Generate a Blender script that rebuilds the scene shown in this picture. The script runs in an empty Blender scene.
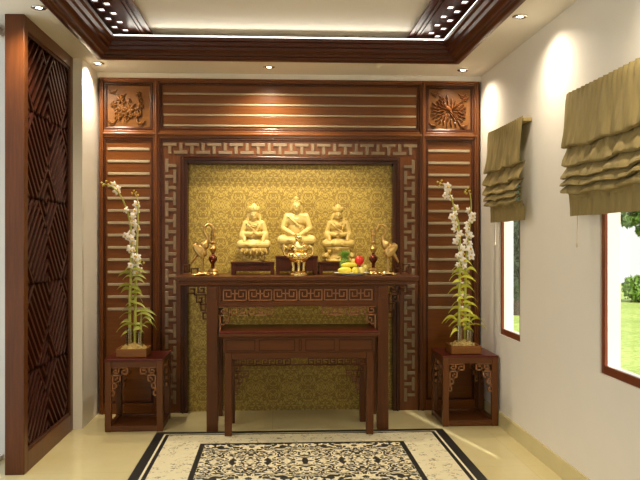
import bpy, bmesh, math, random
from mathutils import Vector, Matrix, Euler
random.seed(7)
PI = math.pi
scene = bpy.context.scene
COL = scene.collection

# ------------------------------------------------------------------ materials
class V:
    """a socket with arithmetic, for writing node maths briefly"""
    def __init__(s, nt, sock): s.nt, s.s = nt, sock
    def _m(s, op, *a):
        n = s.nt.nodes.new('ShaderNodeMath'); n.operation = op
        for i, x in enumerate((s,) + a):
            if isinstance(x, V): s.nt.links.new(x.s, n.inputs[i])
            else: n.inputs[i].default_value = x
        return V(s.nt, n.outputs[0])
    def __add__(s, o): return s._m('ADD', o)
    def __sub__(s, o): return s._m('SUBTRACT', o)
    def __mul__(s, o): return s._m('MULTIPLY', o)
    def __truediv__(s, o): return s._m('DIVIDE', o)
    def abs(s): return s._m('ABSOLUTE')
    def lt(s, o): return s._m('LESS_THAN', o)
    def gt(s, o): return s._m('GREATER_THAN', o)
    def min(s, o): return s._m('MINIMUM', o)
    def max(s, o): return s._m('MAXIMUM', o)
    def pp(s, o): return s._m('PINGPONG', o)
    def floor(s): return s._m('FLOOR')
    def mod(s, o): return s._m('FLOORED_MODULO', o)
    def sin(s): return s._m('SINE')

def new_mat(name):
    m = bpy.data.materials.new(name); m.use_nodes = True
    nt = m.node_tree; b = nt.nodes['Principled BSDF']
    return m, nt, b

def coords(nt, kind='Object'):
    tc = nt.nodes.new('ShaderNodeTexCoord'); sp = nt.nodes.new('ShaderNodeSeparateXYZ')
    nt.links.new(tc.outputs[kind], sp.inputs[0])
    return [V(nt, sp.outputs[i]) for i in range(3)], tc.outputs[kind]

def comb(nt, x, y, z=0.0):
    c = nt.nodes.new('ShaderNodeCombineXYZ')
    for i, q in enumerate((x, y, z)):
        if isinstance(q, V): nt.links.new(q.s, c.inputs[i])
        else: c.inputs[i].default_value = q
    return c.outputs[0]

def noise(nt, vec, scale, detail=2, rough=.5, dist=0):
    n = nt.nodes.new('ShaderNodeTexNoise'); nt.links.new(vec, n.inputs['Vector'])
    n.inputs['Scale'].default_value = scale; n.inputs['Detail'].default_value = detail
    n.inputs['Roughness'].default_value = rough; n.inputs['Distortion'].default_value = dist
    return V(nt, n.outputs['Fac'])

def mix(nt, fac, a, b):
    n = nt.nodes.new('ShaderNodeMix'); n.data_type = 'RGBA'
    if isinstance(fac, V): nt.links.new(fac.s, n.inputs[0])
    else: n.inputs[0].default_value = fac
    for i, q in ((6, a), (7, b)):
        if isinstance(q, tuple): n.inputs[i].default_value = q + (1,)
        else: nt.links.new(q, n.inputs[i])
    return n.outputs[2]

def ss(v, a, b):
    """smoothstep a..b"""
    n = v.nt.nodes.new('ShaderNodeMapRange'); n.interpolation_type = 'SMOOTHSTEP'
    v.nt.links.new(v.s, n.inputs[0]); n.inputs[1].default_value = a; n.inputs[2].default_value = b
    return V(v.nt, n.outputs[0])

def bump(nt, b, h, strength=.3, dist=.01):
    n = nt.nodes.new('ShaderNodeBump'); n.inputs['Strength'].default_value = strength
    n.inputs['Distance'].default_value = dist
    nt.links.new(h.s, n.inputs['Height']); nt.links.new(n.outputs[0], b.inputs['Normal'])

def lin(r, g, b):
    f = lambda c: (c/255/12.92 if c/255 <= .04045 else ((c/255+.055)/1.055)**2.4)
    return (f(r), f(g), f(b))

def plain(name, col, rough=.5, metal=0., vary=.06, scale=30, bmp=0, spec=None):
    m, nt, b = new_mat(name); (x, y, z), vec = coords(nt)
    f = noise(nt, vec, scale, 3)
    c = mix(nt, f, tuple(k*(1-vary) for k in col), tuple(min(1, k*(1+vary)) for k in col))
    nt.links.new(c, b.inputs['Base Color'])
    b.inputs['Roughness'].default_value = rough; b.inputs['Metallic'].default_value = metal
    if spec is not None: b.inputs['Specular IOR Level'].default_value = spec
    if bmp: bump(nt, b, f, bmp, .005)
    return m

def wood(name, col, rough=.3, axis='z', contrast=.2):
    m, nt, b = new_mat(name); (x, y, z), vec = coords(nt)
    k = 24.0; s = 1.6
    sc = {'z': (k, k, s), 'x': (s, k, k), 'y': (k, s, k)}[axis]
    v2 = comb(nt, x*sc[0], y*sc[1], z*sc[2])
    f = noise(nt, v2, 1.6, 4, .6, .4)
    g = noise(nt, v2, 6.0, 2, .5)
    t = f*.75 + g*.25
    c = mix(nt, ss(t, .3, .7), tuple(q*(1-contrast) for q in col), tuple(min(1, q*(1+contrast)) for q in col))
    nt.links.new(c, b.inputs['Base Color'])
    b.inputs['Roughness'].default_value = rough; b.inputs['Specular IOR Level'].default_value = .36
    bump(nt, b, t, .05, .002)
    return m

def emit(name, col, st):
    m, nt, b = new_mat(name)
    b.inputs['Base Color'].default_value = col + (1,)
    b.inputs['Emission Color'].default_value = col + (1,); b.inputs['Emission Strength'].default_value = st
    return m

M = {}
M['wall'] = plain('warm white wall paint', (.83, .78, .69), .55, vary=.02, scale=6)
M['ceil'] = plain('off white ceiling paint', (.78, .73, .63), .7, vary=.015, scale=4)
M['cab'] = wood('mahogany panelling', lin(108, 60, 18), .3, 'x')
M['cabz'] = wood('mahogany stiles', lin(100, 54, 17), .28, 'z')
M['dark'] = wood('dark mahogany', lin(66, 31, 11), .25, 'z')
M['altar'] = wood('altar mahogany', lin(86, 45, 13), .34, 'x')
M['altarz'] = wood('altar mahogany upright', lin(86, 45, 13), .34, 'z')
M['altartop'] = wood('polished red mahogany top', lin(86, 26, 16), .30, 'x')
M['stool'] = wood('side table mahogany', lin(96, 53, 18), .32, 'z')
M['stoolx'] = wood('side table rails', lin(96, 53, 18), .32, 'x')
M['fret'] = wood('lighter fretwork wood', lin(150, 100, 64), .35, 'z')
M['fretl'] = wood('bracket wood with highlight in colour', lin(150, 100, 62), .35, 'z', .12)  # highlight on the front-lit bracket bars put into a paler wood colour
M['crown'] = wood('dark crown moulding wood', lin(72, 30, 12), .34, 'y')
M['screen'] = wood('screen frame wood', lin(92, 49, 17), .36, 'z')
M['lattice'] = wood('screen lattice wood', lin(62, 23, 9), .42, 'z')
M['box'] = wood('dark red stand wood', lin(70, 29, 12), .28, 'x')
M['slat'] = plain('pale taupe inlay', lin(164, 146, 116), .3, vary=.05)
M['tinlay'] = plain('taupe grey fret inlay', lin(124, 102, 76), .18, vary=.1, scale=18)
M['carve'] = wood('carved golden brown wood', lin(112, 71, 29), .28, 'x', .15)
M['relief'] = wood('carved relief wood', lin(96, 52, 17), .3, 'x', .2)
M['gilt'] = plain('pale gilded statue', lin(212, 186, 112), .36, 0., .06, 60)
M['gilt2'] = plain('matt gilded statue', lin(190, 162, 86), .42, 0., .1, 60)
M['lotus'] = plain('gilded lotus base', lin(204, 176, 100), .34, 0., .12, 60)
M['gold'] = plain('polished brass', lin(242, 214, 142), .24, 1., .1, 40)
M['bronze'] = plain('aged brass', lin(196, 160, 98), .3, 1., .15, 40)
M['dbronze'] = plain('dark reddish bronze', lin(98, 44, 26), .22, .6, .15, 40)
M['plate'] = plain('white porcelain', (.82, .80, .76), .35, vary=.01)
M['yellow'] = plain('yellow fruit skin', lin(226, 208, 66), .4, vary=.15, scale=40)
M['pear'] = plain('pale yellow fruit skin', lin(222, 204, 110), .4, vary=.15, scale=60)
M['red'] = plain('red fruit skin', lin(206, 34, 22), .3, vary=.2, scale=40)
M['greenfruit'] = plain('green scaly fruit skin', lin(120, 150, 56), .5, vary=.35, scale=90)
M['greenleaf'] = plain('green crown leaf', lin(112, 158, 58), .45, vary=.25, scale=60)
M['stemdark'] = plain('brown fruit stem', lin(80, 60, 30), .6)
M['cane'] = plain('yellow green orchid cane', lin(176, 176, 80), .45, vary=.2, scale=40)
M['leaf'] = plain('orchid leaf', lin(206, 204, 66), .4, vary=.3, scale=12)  # right plant: bright spot light put into the yellower leaf colour
M['leafL'] = plain('orchid leaf with shade in colour', lin(160, 164, 66), .4, vary=.3, scale=12)  # left plant: same leaf, its dimmer light put into a darker colour
M['petal'] = plain('white orchid petal', lin(246, 238, 226), .5, vary=.04, scale=80)
M['lip'] = plain('yellow orchid centre', lin(214, 176, 70), .5, vary=.2)
M['bud'] = plain('yellow green bud', lin(196, 176, 74), .5, vary=.2)
M['moss'] = plain('tan moss chips', lin(196, 168, 100), .8, vary=.4, scale=120, bmp=.6)
M['planter'] = wood('honey brown planter', lin(136, 84, 32), .34, 'x', .15)
M['base'] = plain('cream tile skirting', lin(214, 200, 150), .25, vary=.06, scale=8)
M['terrace'] = plain('pale terrace paving', (.82, .80, .76), .7, vary=.05, scale=2)
M['winframe'] = wood('window frame wood', lin(116, 58, 32), .3, 'z', .15)
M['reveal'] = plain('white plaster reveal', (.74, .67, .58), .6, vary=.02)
M['steel'] = plain('brushed trim ring', (.62, .6, .56), .25, 1.)
M['lens'] = emit('lamp lens', (1., .93, .8), 14.)
M['lensoff'] = plain('unlit lamp lens', (.15, .14, .12), .2)
M['led'] = emit('cove light strip', (1., .97, .9), 3.0)
M['glow'] = emit('ceiling light box', (1., .95, .86), 2.2)
M['bark'] = plain('tree bark', lin(70, 56, 42), .9, vary=.3, scale=14, bmp=.5)
M['treeleaf'] = plain('tree leaf', lin(92, 124, 44), .6, vary=.45, scale=3)
M['darkleaf'] = plain('dark conifer leaf', lin(46, 62, 30), .7, vary=.4, scale=3)
M['bushleaf'] = plain('bush leaf', lin(120, 152, 62), .6, vary=.4, scale=2)
M['cordm'] = plain('pale blind cord', lin(214, 202, 172), .6)

# glass
def glassy(name, tint, gloss):
    m, nt, b = new_mat(name); nt.nodes.remove(b)
    out = nt.nodes['Material Output']
    t = nt.nodes.new('ShaderNodeBsdfTransparent'); t.inputs[0].default_value = tint + (1,)
    g = nt.nodes.new('ShaderNodeBsdfGlossy'); g.inputs['Roughness'].default_value = .03
    mx = nt.nodes.new('ShaderNodeMixShader'); mx.inputs[0].default_value = gloss
    nt.links.new(t.outputs[0], mx.inputs[1]); nt.links.new(g.outputs[0], mx.inputs[2])
    nt.links.new(mx.outputs[0], out.inputs[0]); return m
M['pane'] = glassy('clear window glass', (.98, .99, .98), .03)
M['vase'] = glassy('clear vase glass', (.82, .78, .62), .14)

# gold damask wallpaper: mirrored noise gives symmetrical scrolls, half-drop repeat
def damask():
    m, nt, b = new_mat('gold damask wallpaper'); (x, y, z), vec = coords(nt)
    px, pz = .145, .19
    row = (z/(pz*2)).floor()
    u = (x + row.mod(2.)*px).pp(px)
    v = z.pp(pz)
    q = comb(nt, u*1.0, v*.85, .37)
    f = noise(nt, q, 21, 1.5, .5, 1.1)
    r1 = (f*34.).sin()
    p = ss(r1, -.15, .35)
    fine = noise(nt, vec, 260, 2)
    c = mix(nt, p, lin(134, 106, 35), lin(186, 160, 74))
    c = mix(nt, fine*.25, c, lin(200, 180, 104))
    nt.links.new(c, b.inputs['Base Color']); b.inputs['Roughness'].default_value = .42
    b.inputs['Metallic'].default_value = .15
    bump(nt, b, p, .25, .004); return m
M['damask'] = damask()

def floor_mat():
    m, nt, b = new_mat('cream polished floor tile'); (x, y, z), vec = coords(nt)
    f = noise(nt, vec, 1.6, 6, .6, .8); g = noise(nt, vec, 9, 4, .6)
    c = mix(nt, f*.7+g*.3, lin(206, 190, 134), lin(230, 217, 168))
    jx = (x+.02).mod(.8); jy = (y-.15).mod(.8)
    j = jx.lt(.003).max(jy.lt(.003))
    c = mix(nt, j*.35, c, lin(150, 130, 86))
    nt.links.new(c, b.inputs['Base Color']); b.inputs['Roughness'].default_value = .14
    b.inputs['Specular IOR Level'].default_value = .55
    return m
M['floor'] = floor_mat()

RX0, RX1, RY0, RY1 = -.868, 1.253, 2.75, 5.935
def rug_mat():
    m, nt, b = new_mat('black and cream patterned rug'); (x, y, z), vec = coords(nt)
    cx, cy = (RX0+RX1)/2, (RY0+RY1)/2
    u = x.abs(); v = y.abs()                       # object origin is the rug centre
    hx, hy = (RX1-RX0)/2, (RY1-RY0)/2
    d = ((u*-1.)+hx).min((v*-1.)+hy)               # inset from the nearest edge
    black = lin(22, 20, 14); cream = lin(232, 222, 186)
    # sparse sprigs on the cream band
    s1 = noise(nt, comb(nt, x, y, 0.), 34, 3, .65, 1.2)
    s2 = noise(nt, comb(nt, x, y, 4.), 13, 0)
    sprig = ss(s1, .55, .60)*ss(s2, .48, .56)
    mot = noise(nt, vec, 26, 3)
    band = mix(nt, mot*.5, cream, lin(206, 192, 146))
    band = mix(nt, sprig*.75, band, lin(96, 84, 56))
    # scrolling field, mirrored about the centre and repeated
    pu, pv = .35, .46
    uu = u.pp(pu); vv = (y - (hy-.36)).pp(pv)
    q = comb(nt, uu, vv, 1.7)
    f = noise(nt, q, 10., 1.5, .5, 1.3)
    f2 = noise(nt, q, 17, 1, .5, .6)
    w = (f*30. + f2*7.).sin()
    fld = mix(nt, ss(w, .06, .34), black, lin(232, 220, 182))
    fine = ss(noise(nt, q, 60, 1), .55, .6)
    fld = mix(nt, fine*.35, fld, lin(120, 106, 76))
    infield = d.gt(.375)
    c = mix(nt, infield, band, fld)
    line = d.gt(.352)*d.lt(.385)
    c = mix(nt, line, c, black)
    blk = d.lt(.104)
    c = mix(nt, blk, c, black)
    wl = d.gt(.064)*d.lt(.078)
    c = mix(nt, wl, c, cream)
    nt.links.new(c, b.inputs['Base Color']); b.inputs['Roughness'].default_value = .5
    bump(nt, b, ss(w, -.1, .3), .15, .003)
    return m
M['rug'] = rug_mat()

def fabric():
    m, nt, b = new_mat('olive tan blind fabric'); (x, y, z), vec = coords(nt)
    q = comb(nt, x*20., y*20., z*3.)
    f = noise(nt, q, 2.2, 3, .6); w = noise(nt, vec, 300, 2)
    c = mix(nt, f*.8+w*.2, lin(120, 103, 62), lin(170, 151, 102))
    nt.links.new(c, b.inputs['Base Color']); b.inputs['Roughness'].default_value = .6
    b.inputs['Specular IOR Level'].default_value = .2
    bump(nt, b, f, .25, .01); return m
M['fabric'] = fabric()

def lawn_mat():
    m, nt, b = new_mat('sunlit lawn'); (x, y, z), vec = coords(nt)
    f = noise(nt, vec, .35, 4, .6); g = noise(nt, vec, 5, 4, .7)
    c = mix(nt, ss(f*.4+g*.6, .3, .7), lin(134, 160, 44), lin(214, 222, 120))
    nt.links.new(c, b.inputs['Base Color']); b.inputs['Roughness'].default_value = .9
    bump(nt, b, g, .8, .08); return m
M['lawn'] = lawn_mat()

# ------------------------------------------------------------------ mesh helpers
class MB:
    def __init__(s): s.v = []; s.f = []
    def add(s, vs, fs):
        o = len(s.v); s.v += [tuple(p) for p in vs]; s.f += [tuple(i+o for i in f) for f in fs]; return s
    def box(s, x0, x1, y0, y1, z0, z1):
        x0, x1 = sorted((x0, x1)); y0, y1 = sorted((y0, y1)); z0, z1 = sorted((z0, z1))
        v = [(x0,y0,z0),(x1,y0,z0),(x1,y1,z0),(x0,y1,z0),(x0,y0,z1),(x1,y0,z1),(x1,y1,z1),(x0,y1,z1)]
        return s.add(v, [(3,2,1,0),(4,5,6,7),(0,1,5,4),(1,2,6,5),(2,3,7,6),(3,0,4,7)])
    def lathe(s, prof, c=(0,0,0), n=24, sx=1., sy=1.):
        vs = []; fs = []
        for r, z in prof:
            for k in range(n):
                a = 2*PI*k/n; vs.append((c[0]+r*math.cos(a)*sx, c[1]+r*math.sin(a)*sy, c[2]+z))
        m = len(prof)
        for i in range(m-1):
            for k in range(n):
                k2 = (k+1) % n; fs.append((i*n+k, i*n+k2, (i+1)*n+k2, (i+1)*n+k))
        fs.append(tuple(range(n-1, -1, -1))); fs.append(tuple((m-1)*n+k for k in range(n)))
        return s.add(vs, fs)
    def tube(s, pts, rad, n=8, caps=True):
        pts = [Vector(p) for p in pts]
        if not isinstance(rad, (list, tuple)): rad = [rad]*len(pts)
        vs = []; fs = []; m = len(pts)
        t0 = (pts[1]-pts[0]).normalized()
        ref = Vector((0,0,1)) if abs(t0.z) < .9 else Vector((1,0,0))
        nrm = t0.cross(ref).normalized()
        for i, p in enumerate(pts):
            t = (pts[min(i+1, m-1)]-pts[max(i-1, 0)]).normalized()
            nrm = (nrm - t*nrm.dot(t)).normalized(); bi = t.cross(nrm)
            for k in range(n):
                a = 2*PI*k/n; vs.append(p + (nrm*math.cos(a)+bi*math.sin(a))*rad[i])
        for i in range(m-1):
            for k in range(n):
                k2 = (k+1) % n; fs.append((i*n+k, i*n+k2, (i+1)*n+k2, (i+1)*n+k))
        if caps:
            fs.append(tuple(range(n-1, -1, -1))); fs.append(tuple((m-1)*n+k for k in range(n)))
        return s.add(vs, fs)
    def ell(s, c, r, rot=(0,0,0), nu=14, nv=9):
        R = Euler(rot).to_matrix(); c = Vector(c); vs = []; fs = []
        if not isinstance(r, (tuple, list)): r = (r, r, r)
        for j in range(nv+1):
            ph = PI*j/nv
            for k in range(nu):
                a = 2*PI*k/nu
                vs.append(c + R @ Vector((r[0]*math.sin(ph)*math.cos(a), r[1]*math.sin(ph)*math.sin(a), r[2]*math.cos(ph))))
        for j in range(nv):
            for k in range(nu):
                k2 = (k+1) % nu; fs.append((j*nu+k, (j+1)*nu+k, (j+1)*nu+k2, j*nu+k2))
        return s.add(vs, fs)
    def cap(s, a, b, ra, rb, n=10):
        a = Vector(a); b = Vector(b); s.tube([a, a.lerp(b, .5), b], [ra, (ra+rb)/2, rb], n)
        s.ell(a, ra, nu=10, nv=7); s.ell(b, rb, nu=10, nv=7); return s
    def xform(s, loc=(0,0,0), sc=1., rz=0., mirror=False):
        c, q = math.cos(rz), math.sin(rz); out = []
        for x, y, z in s.v:
            if mirror: x = -x
            x *= sc; y *= sc; z *= sc
            out.append((loc[0]+x*c-y*q, loc[1]+x*q+y*c, loc[2]+z))
        s.v = out
        if mirror: s.f = [tuple(reversed(f)) for f in s.f]
        return s
    def build(s, name, mat, parent=None, smooth=None, bevel=0., remesh=0., origin=None):
        off = Vector((0,0,0))
        if parent is not None: off = ROOT[parent.name]
        if origin is not None: off = Vector(origin)
        me = bpy.data.meshes.new(name)
        me.from_pydata([tuple(Vector(p)-off) for p in s.v], [], s.f)
        bm = bmesh.new(); bm.from_mesh(me)
        bmesh.ops.remove_doubles(bm, verts=bm.verts, dist=1e-6)
        bmesh.ops.recalc_face_normals(bm, faces=bm.faces); bm.to_mesh(me); bm.free()
        me.materials.append(mat)
        o = bpy.data.objects.new(name, me); COL.objects.link(o)
        if parent is not None: o.parent = parent; ROOT[o.name] = off
        else:
            if origin is not None: o.location = off
            ROOT[o.name] = Vector(origin) if origin is not None else Vector((0,0,0))
        if smooth is not None:
            me.polygons.foreach_set('use_smooth', [True]*len(me.polygons))
            me.set_sharp_from_angle(angle=math.radians(smooth))
        if remesh:
            md = o.modifiers.new('surface', 'REMESH'); md.mode = 'VOXEL'; md.voxel_size = remesh; md.use_smooth_shade = True
            sm = o.modifiers.new('soften', 'SMOOTH'); sm.factor = .5; sm.iterations = 1
        if bevel:
            md = o.modifiers.new('edge', 'BEVEL'); md.width = bevel; md.segments = 2; md.limit_method = 'ANGLE'
        return o
ROOT = {}
def each(mb, name, mat, parent, bevel=0.):
    """every box of the builder as a part of its own"""
    for k in range(0, len(mb.v), 8):
        q = MB(); q.add(mb.v[k:k+8], [(3,2,1,0),(4,5,6,7),(0,1,5,4),(1,2,6,5),(2,3,7,6),(3,0,4,7)]); q.build(name, mat, parent, bevel=bevel)

def empty(name, loc, label, cat, group=None):
    o = bpy.data.objects.new(name, None); COL.objects.link(o); o.location = loc
    o.empty_display_size = .05
    ROOT[o.name] = Vector(loc); return tag(o, label, cat, group)
def tag(o, label, cat, group=None):
    o['label'] = label; o['category'] = cat
    if group: o['group'] = group
    return o
def struct(o): o['kind'] = 'structure'; return o
def copy_tree(o, parent=None):
    c = o.copy(); COL.objects.link(c); c.parent = parent
    for ch in list(o.children): copy_tree(ch, c)
    return c

def bars(mb, poly, w, mp, d0, d1):
    """axis-aligned polyline in 2-D drawn as bars; mp maps (a, b, depth) to world"""
    for (a0, b0), (a1, b1) in zip(poly, poly[1:]):
        lo = (min(a0, a1)-w/2, min(b0, b1)-w/2); hi = (max(a0, a1)+w/2, max(b0, b1)+w/2)
        p = mp(lo[0], lo[1], d0); q = mp(hi[0], hi[1], d1)
        mb.box(p[0], q[0], p[1], q[1], p[2], q[2])

# ------------------------------------------------------------------ the setting
ZC = 2.785          # lower ceiling
ZT = 3.022            # recessed ceiling
YB = 6.70           # back wall
XR, XW = 1.72, 1.82 # right wall faces
XL = -1.71
YF = -1.6

b = MB(); b.box(XL-.1, XW, YF, YB+.1, -.1, 0); struct(b.build('floor', M['floor']))
b = MB(); b.box(XL-.1, XW, YB, YB+.1, 0, 3.1); struct(b.build('wall_back', M['wall']))
b = MB(); b.box(XL-.1, XW, YF-.1, YF, 0, 3.1); struct(b.build('wall_front', M['wall']))
DO = (.3, 5.30)     # wide glazed opening to the terrace
b = MB(); b.box(XL-.1, XL, YF, DO[0], 0, 3.1); b.box(XL-.1, XL, DO[1], YB, 0, 3.1); b.box(XL-.1, XL, DO[0], DO[1], ZC, 3.1)
struct(b.build('wall_left', M['wall']))
b = MB()
for y in (DO[0], 1.80, 3.33): b.box(XL-.09, XL-.05, y, y+.05, 0, ZC)
b.box(XL-.09, XL-.05, DO[0], DO[1], ZC-.05, ZC); b.box(XL-.09, XL-.05, DO[0], DO[1], 0, .03)
dr = struct(b.build('door_1', M['reveal']))
b = MB(); b.box(XL-.072, XL-.068, DO[0], DO[1], .03, ZC-.05); b.build('door_pane', M['pane'], dr)
b = MB(); b.box(-40, XL-.1, -30, 40, -.15, -.03); struct(b.build('ground', M['terrace']))
b = MB(); b.box(XL, -1.445, 6.10, YB, 0, ZC); struct(b.build('wall_left_pier', M['wall']))
# right wall with its two window openings
W1 = (5.535, 6.055, .70, 2.12); W2 = (3.60, 4.155, .715, 2.12)
b = MB()
ys = [YF, W2[0], W2[1], W1[0], W1[1], YB]
for i in range(5):
    if i in (1, 3):
        w = W2 if i == 1 else W1
        b.box(XR, XW, ys[i], ys[i+1], 0, w[2]); b.box(XR, XW, ys[i], ys[i+1], w[3], 3.1)
    else: b.box(XR, XW, ys[i], ys[i+1], 0, 3.1)
struct(b.build('wall_right', M['wall']))
# ceiling with rectangular recess
HX0, HX1, HY0, HY1 = -1.305, 1.391, .6, 6.035
b = MB()
for z0, z1 in ((ZC, ZC+.10),):
    b.box(XL, HX0, YF, YB, z0, z1); b.box(HX1, XR, YF, YB, z0, z1)
    b.box(HX0, HX1, YF, HY0, z0, z1); b.box(HX0, HX1, HY1, YB, z0, z1)
struct(b.build('ceiling', M['ceil']))
b = MB(); b.box(XL, XR, YF, YB, ZT, ZT+.1); struct(b.build('ceiling_recess', M['ceil']))
# small white cornice strip over the panelling
b = MB(); b.box(-1.445, XR, 6.60, YB, 2.742, ZC); struct(b.build('trim_1', M['wall']))
# crown moulding around the recess, mitred, with several beads
prof = [(-.012, 0), (-.012, -.022), (.012, -.026), (.03, -.018), (.036, .002), (.052, .006), (.062, .03), (.084, .038),
        (.09, .06), (.108, .066), (.116, .092), (.136, .098), (.14, .118), (.12, .124), (.0, .104), (.0, 0)]
b = MB(); vs = []; fs = []; n = len(prof)
for sx, sy in ((0,0),(1,0),(1,1),(0,1)):
    for i, (d, h) in enumerate(prof):
        vs.append(((HX0+d) if sx == 0 else (HX1-d), (HY0+d) if sy == 0 else (HY1-d), ZC+h))
for c in range(4):
    for i in range(n):
        j = (i+1) % n; c2 = (c+1) % 4
        fs.append((c*n+i, c2*n+i, c2*n+j, c*n+j))
b.add(vs, fs); struct(b.build('trim_2', M['crown'], smooth=50))
# pierced timber ceiling panels with light boxes behind their square openings
def pierced(name, xa, xb, cols, y_first, light_name):
    m = MB(); z0, z1 = ZT-.022, ZT-.010
    y0, y1 = .45, 6.42; pitch = .2245; hw, hl = .021, .042
    holes = [[], []]
    for k, cx in enumerate(cols):
        yy = y_first[k]
        while yy > y0+.1:
            holes[k].append(yy); yy -= pitch
    xs = sorted([xa, xb] + [c-hw for c in cols] + [c+hw for c in cols])
    order = sorted(range(2), key=lambda k: cols[k])
    m.box(xs[0], xs[1], y0, y1, z0, z1); m.box(xs[2], xs[3], y0, y1, z0, z1); m.box(xs[4], xs[5], y0, y1, z0, z1)
    for q, k in enumerate(order):
        a, c = (xs[1], xs[2]) if q == 0 else (xs[3], xs[4])
        e = y1
        for yy in holes[k]:
            m.box(a, c, yy+hl, e, z0, z1); e = yy-hl
        m.box(a, c, y0, e, z0, z1)
    # bead along the inner edge
    xi = xb if abs(xb) < abs(xa) else xa
    for dd, ww in ((.0, .012), (.05, .01), (.075, .006)):
        sgn = 1 if xi < 0 else -1
        cxx = xi - sgn*dd
        m.box(cxx-ww, cxx+ww, y0, y1, z0-.012, z0+.002)
    p = struct(m.build(name, M['crown'], bevel=.002))
    g = MB(); g.box(xs[1]-.02, xs[4]+.02, y0+.02, y1-.02, ZT-.007, ZT-.003)
    g.build('light_box', M['glow'], p)
pierced('trim_3', -1.55, -.945, (-1.192, -1.128), (6.26, 6.12), 'l')
pierced('trim_4', 1.040, 1.66, (1.262, 1.196), (6.17, 6.30), 'r')
# skirting
b = MB(); b.box(XR-.014, XR, YF, 6.60, 0, .105); b.box(XR-.010, XR, YF, 6.60, .105, .112); struct(b.build('baseboard_right', M['base'], bevel=.002))

def window(name, w, frame_x=1.729):
    y0, y1, z0, z1 = w; t = .045
    f = MB()
    f.box(frame_x, frame_x+.016, y0, y0+t, z0, z1); f.box(frame_x, frame_x+.016, y1-t, y1, z0, z1)
    f.box(frame_x, frame_x+.016, y0+t, y1-t, z0, z0+t); f.box(frame_x, frame_x+.016, y0+t, y1-t, z1-t, z1)
    fr = struct(f.build(name, M['winframe'], bevel=.003))
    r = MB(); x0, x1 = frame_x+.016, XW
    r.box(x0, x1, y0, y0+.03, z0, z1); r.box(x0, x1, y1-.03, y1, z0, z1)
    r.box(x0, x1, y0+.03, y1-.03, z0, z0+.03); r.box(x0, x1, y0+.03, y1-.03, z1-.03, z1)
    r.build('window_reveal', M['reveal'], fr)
    p = MB(); p.box(XW-.012, XW-.008, y0+.03, y1-.03, z0+.03, z1-.03); p.build('window_pane', M['pane'], fr)
window('window_1', W1); window('window_2', W2)

# LED cove strip lying along the inner top lip of the crown
b = MB(); d = .132; z0, z1 = ZC+.1235, ZC+.131
x0, x1, y0, y1 = HX0+d, HX1-d, HY0+d, HY1-d; w = .007
b.box(x0, x1, y1-w, y1, z0, z1); b.box(x0, x1, y0, y0+w, z0, z1)
b.box(x1-w*.4, x1, y0+w, y1-w, z0, z1)
tag(b.build('led_strip', M['led']), 'thin white strip of light along the inner edge of the dark ceiling moulding', 'light strip')

# ------------------------------------------------------------------ downlights
def downlight(x, y, label, power, on=True, size=150, blend=1., aim=None):
    e = empty('ceiling_downlight', (x, y, ZC), label, 'downlight', 'downlights set into the ceiling border')
    r = MB(); r.lathe([(.030, -.001), (.046, -.001), (.046, -.006), (.040, -.010), (.031, -.006)], (x, y, ZC), 24)
    r.build('trim_ring', M['steel'], e, smooth=40)
    l = MB(); l.lathe([(.0305, -.0015), (.0305, -.004), (.02, -.006), (.002, -.007)], (x, y, ZC), 20)
    l.build('lamp_lens', M['lens'] if on else M['lensoff'], e, smooth=60)
    if on:
        ld = bpy.data.lights.new('spot', 'SPOT'); ld.energy = power; ld.color = (1, .86, .66)
        ld.spot_size = math.radians(size); ld.spot_blend = blend; ld.shadow_soft_size = .03
        lo = bpy.data.objects.new('spot_lamp', ld); COL.objects.link(lo); lo.parent = e; lo.location = (0, 0, -.03)
        if aim: lo.rotation_euler = Vector((aim[0]-x, aim[1]-y, aim[2]-ZC)).to_track_quat('-Z', 'Y').to_euler()
downlight(-1.38, 4.77, 'bright downlight beside the top of the carved wooden screen', 55)
downlight(-1.36, 6.25, 'small downlight in the corner above the left carved square panel', 65)
downlight(-.047, 6.31, 'bright downlight above the middle of the slatted header over the altar', 75)
downlight(1.504, 6.335, 'bright downlight above the right carved square panel', 42)
downlight(1.489, 4.795, 'bright downlight on the ceiling border between the two windows', 42)

# ------------------------------------------------------------------ carved panelling behind the altar
Y0 = 6.60
pan = empty('altar_wall_panelling', (.13, 6.65, 0), 'tall mahogany wall panelling with slats, carved squares and a gold wallpaper niche behind the altar', 'wall panelling')
ZTOP = 2.742
def frame_ring(mb, x0, x1, z0, z1, w, ya, yb):
    vs = []
    for y in (ya, yb):
        vs += [(x0,y,z0),(x1,y,z0),(x1,y,z1),(x0,y,z1),(x0+w,y,z0+w),(x1-w,y,z0+w),(x1-w,y,z1-w),(x0+w,y,z1-w)]
    fs = []
    for k in range(4):
        l = (k+1) % 4
        fs += [(k, l, 4+l, 4+k), (8+l, 8+k, 12+k, 12+l), (l, k, 8+k, 8+l), (4+k, 4+l, 12+l, 12+k)]
    mb.add(vs, fs)
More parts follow.
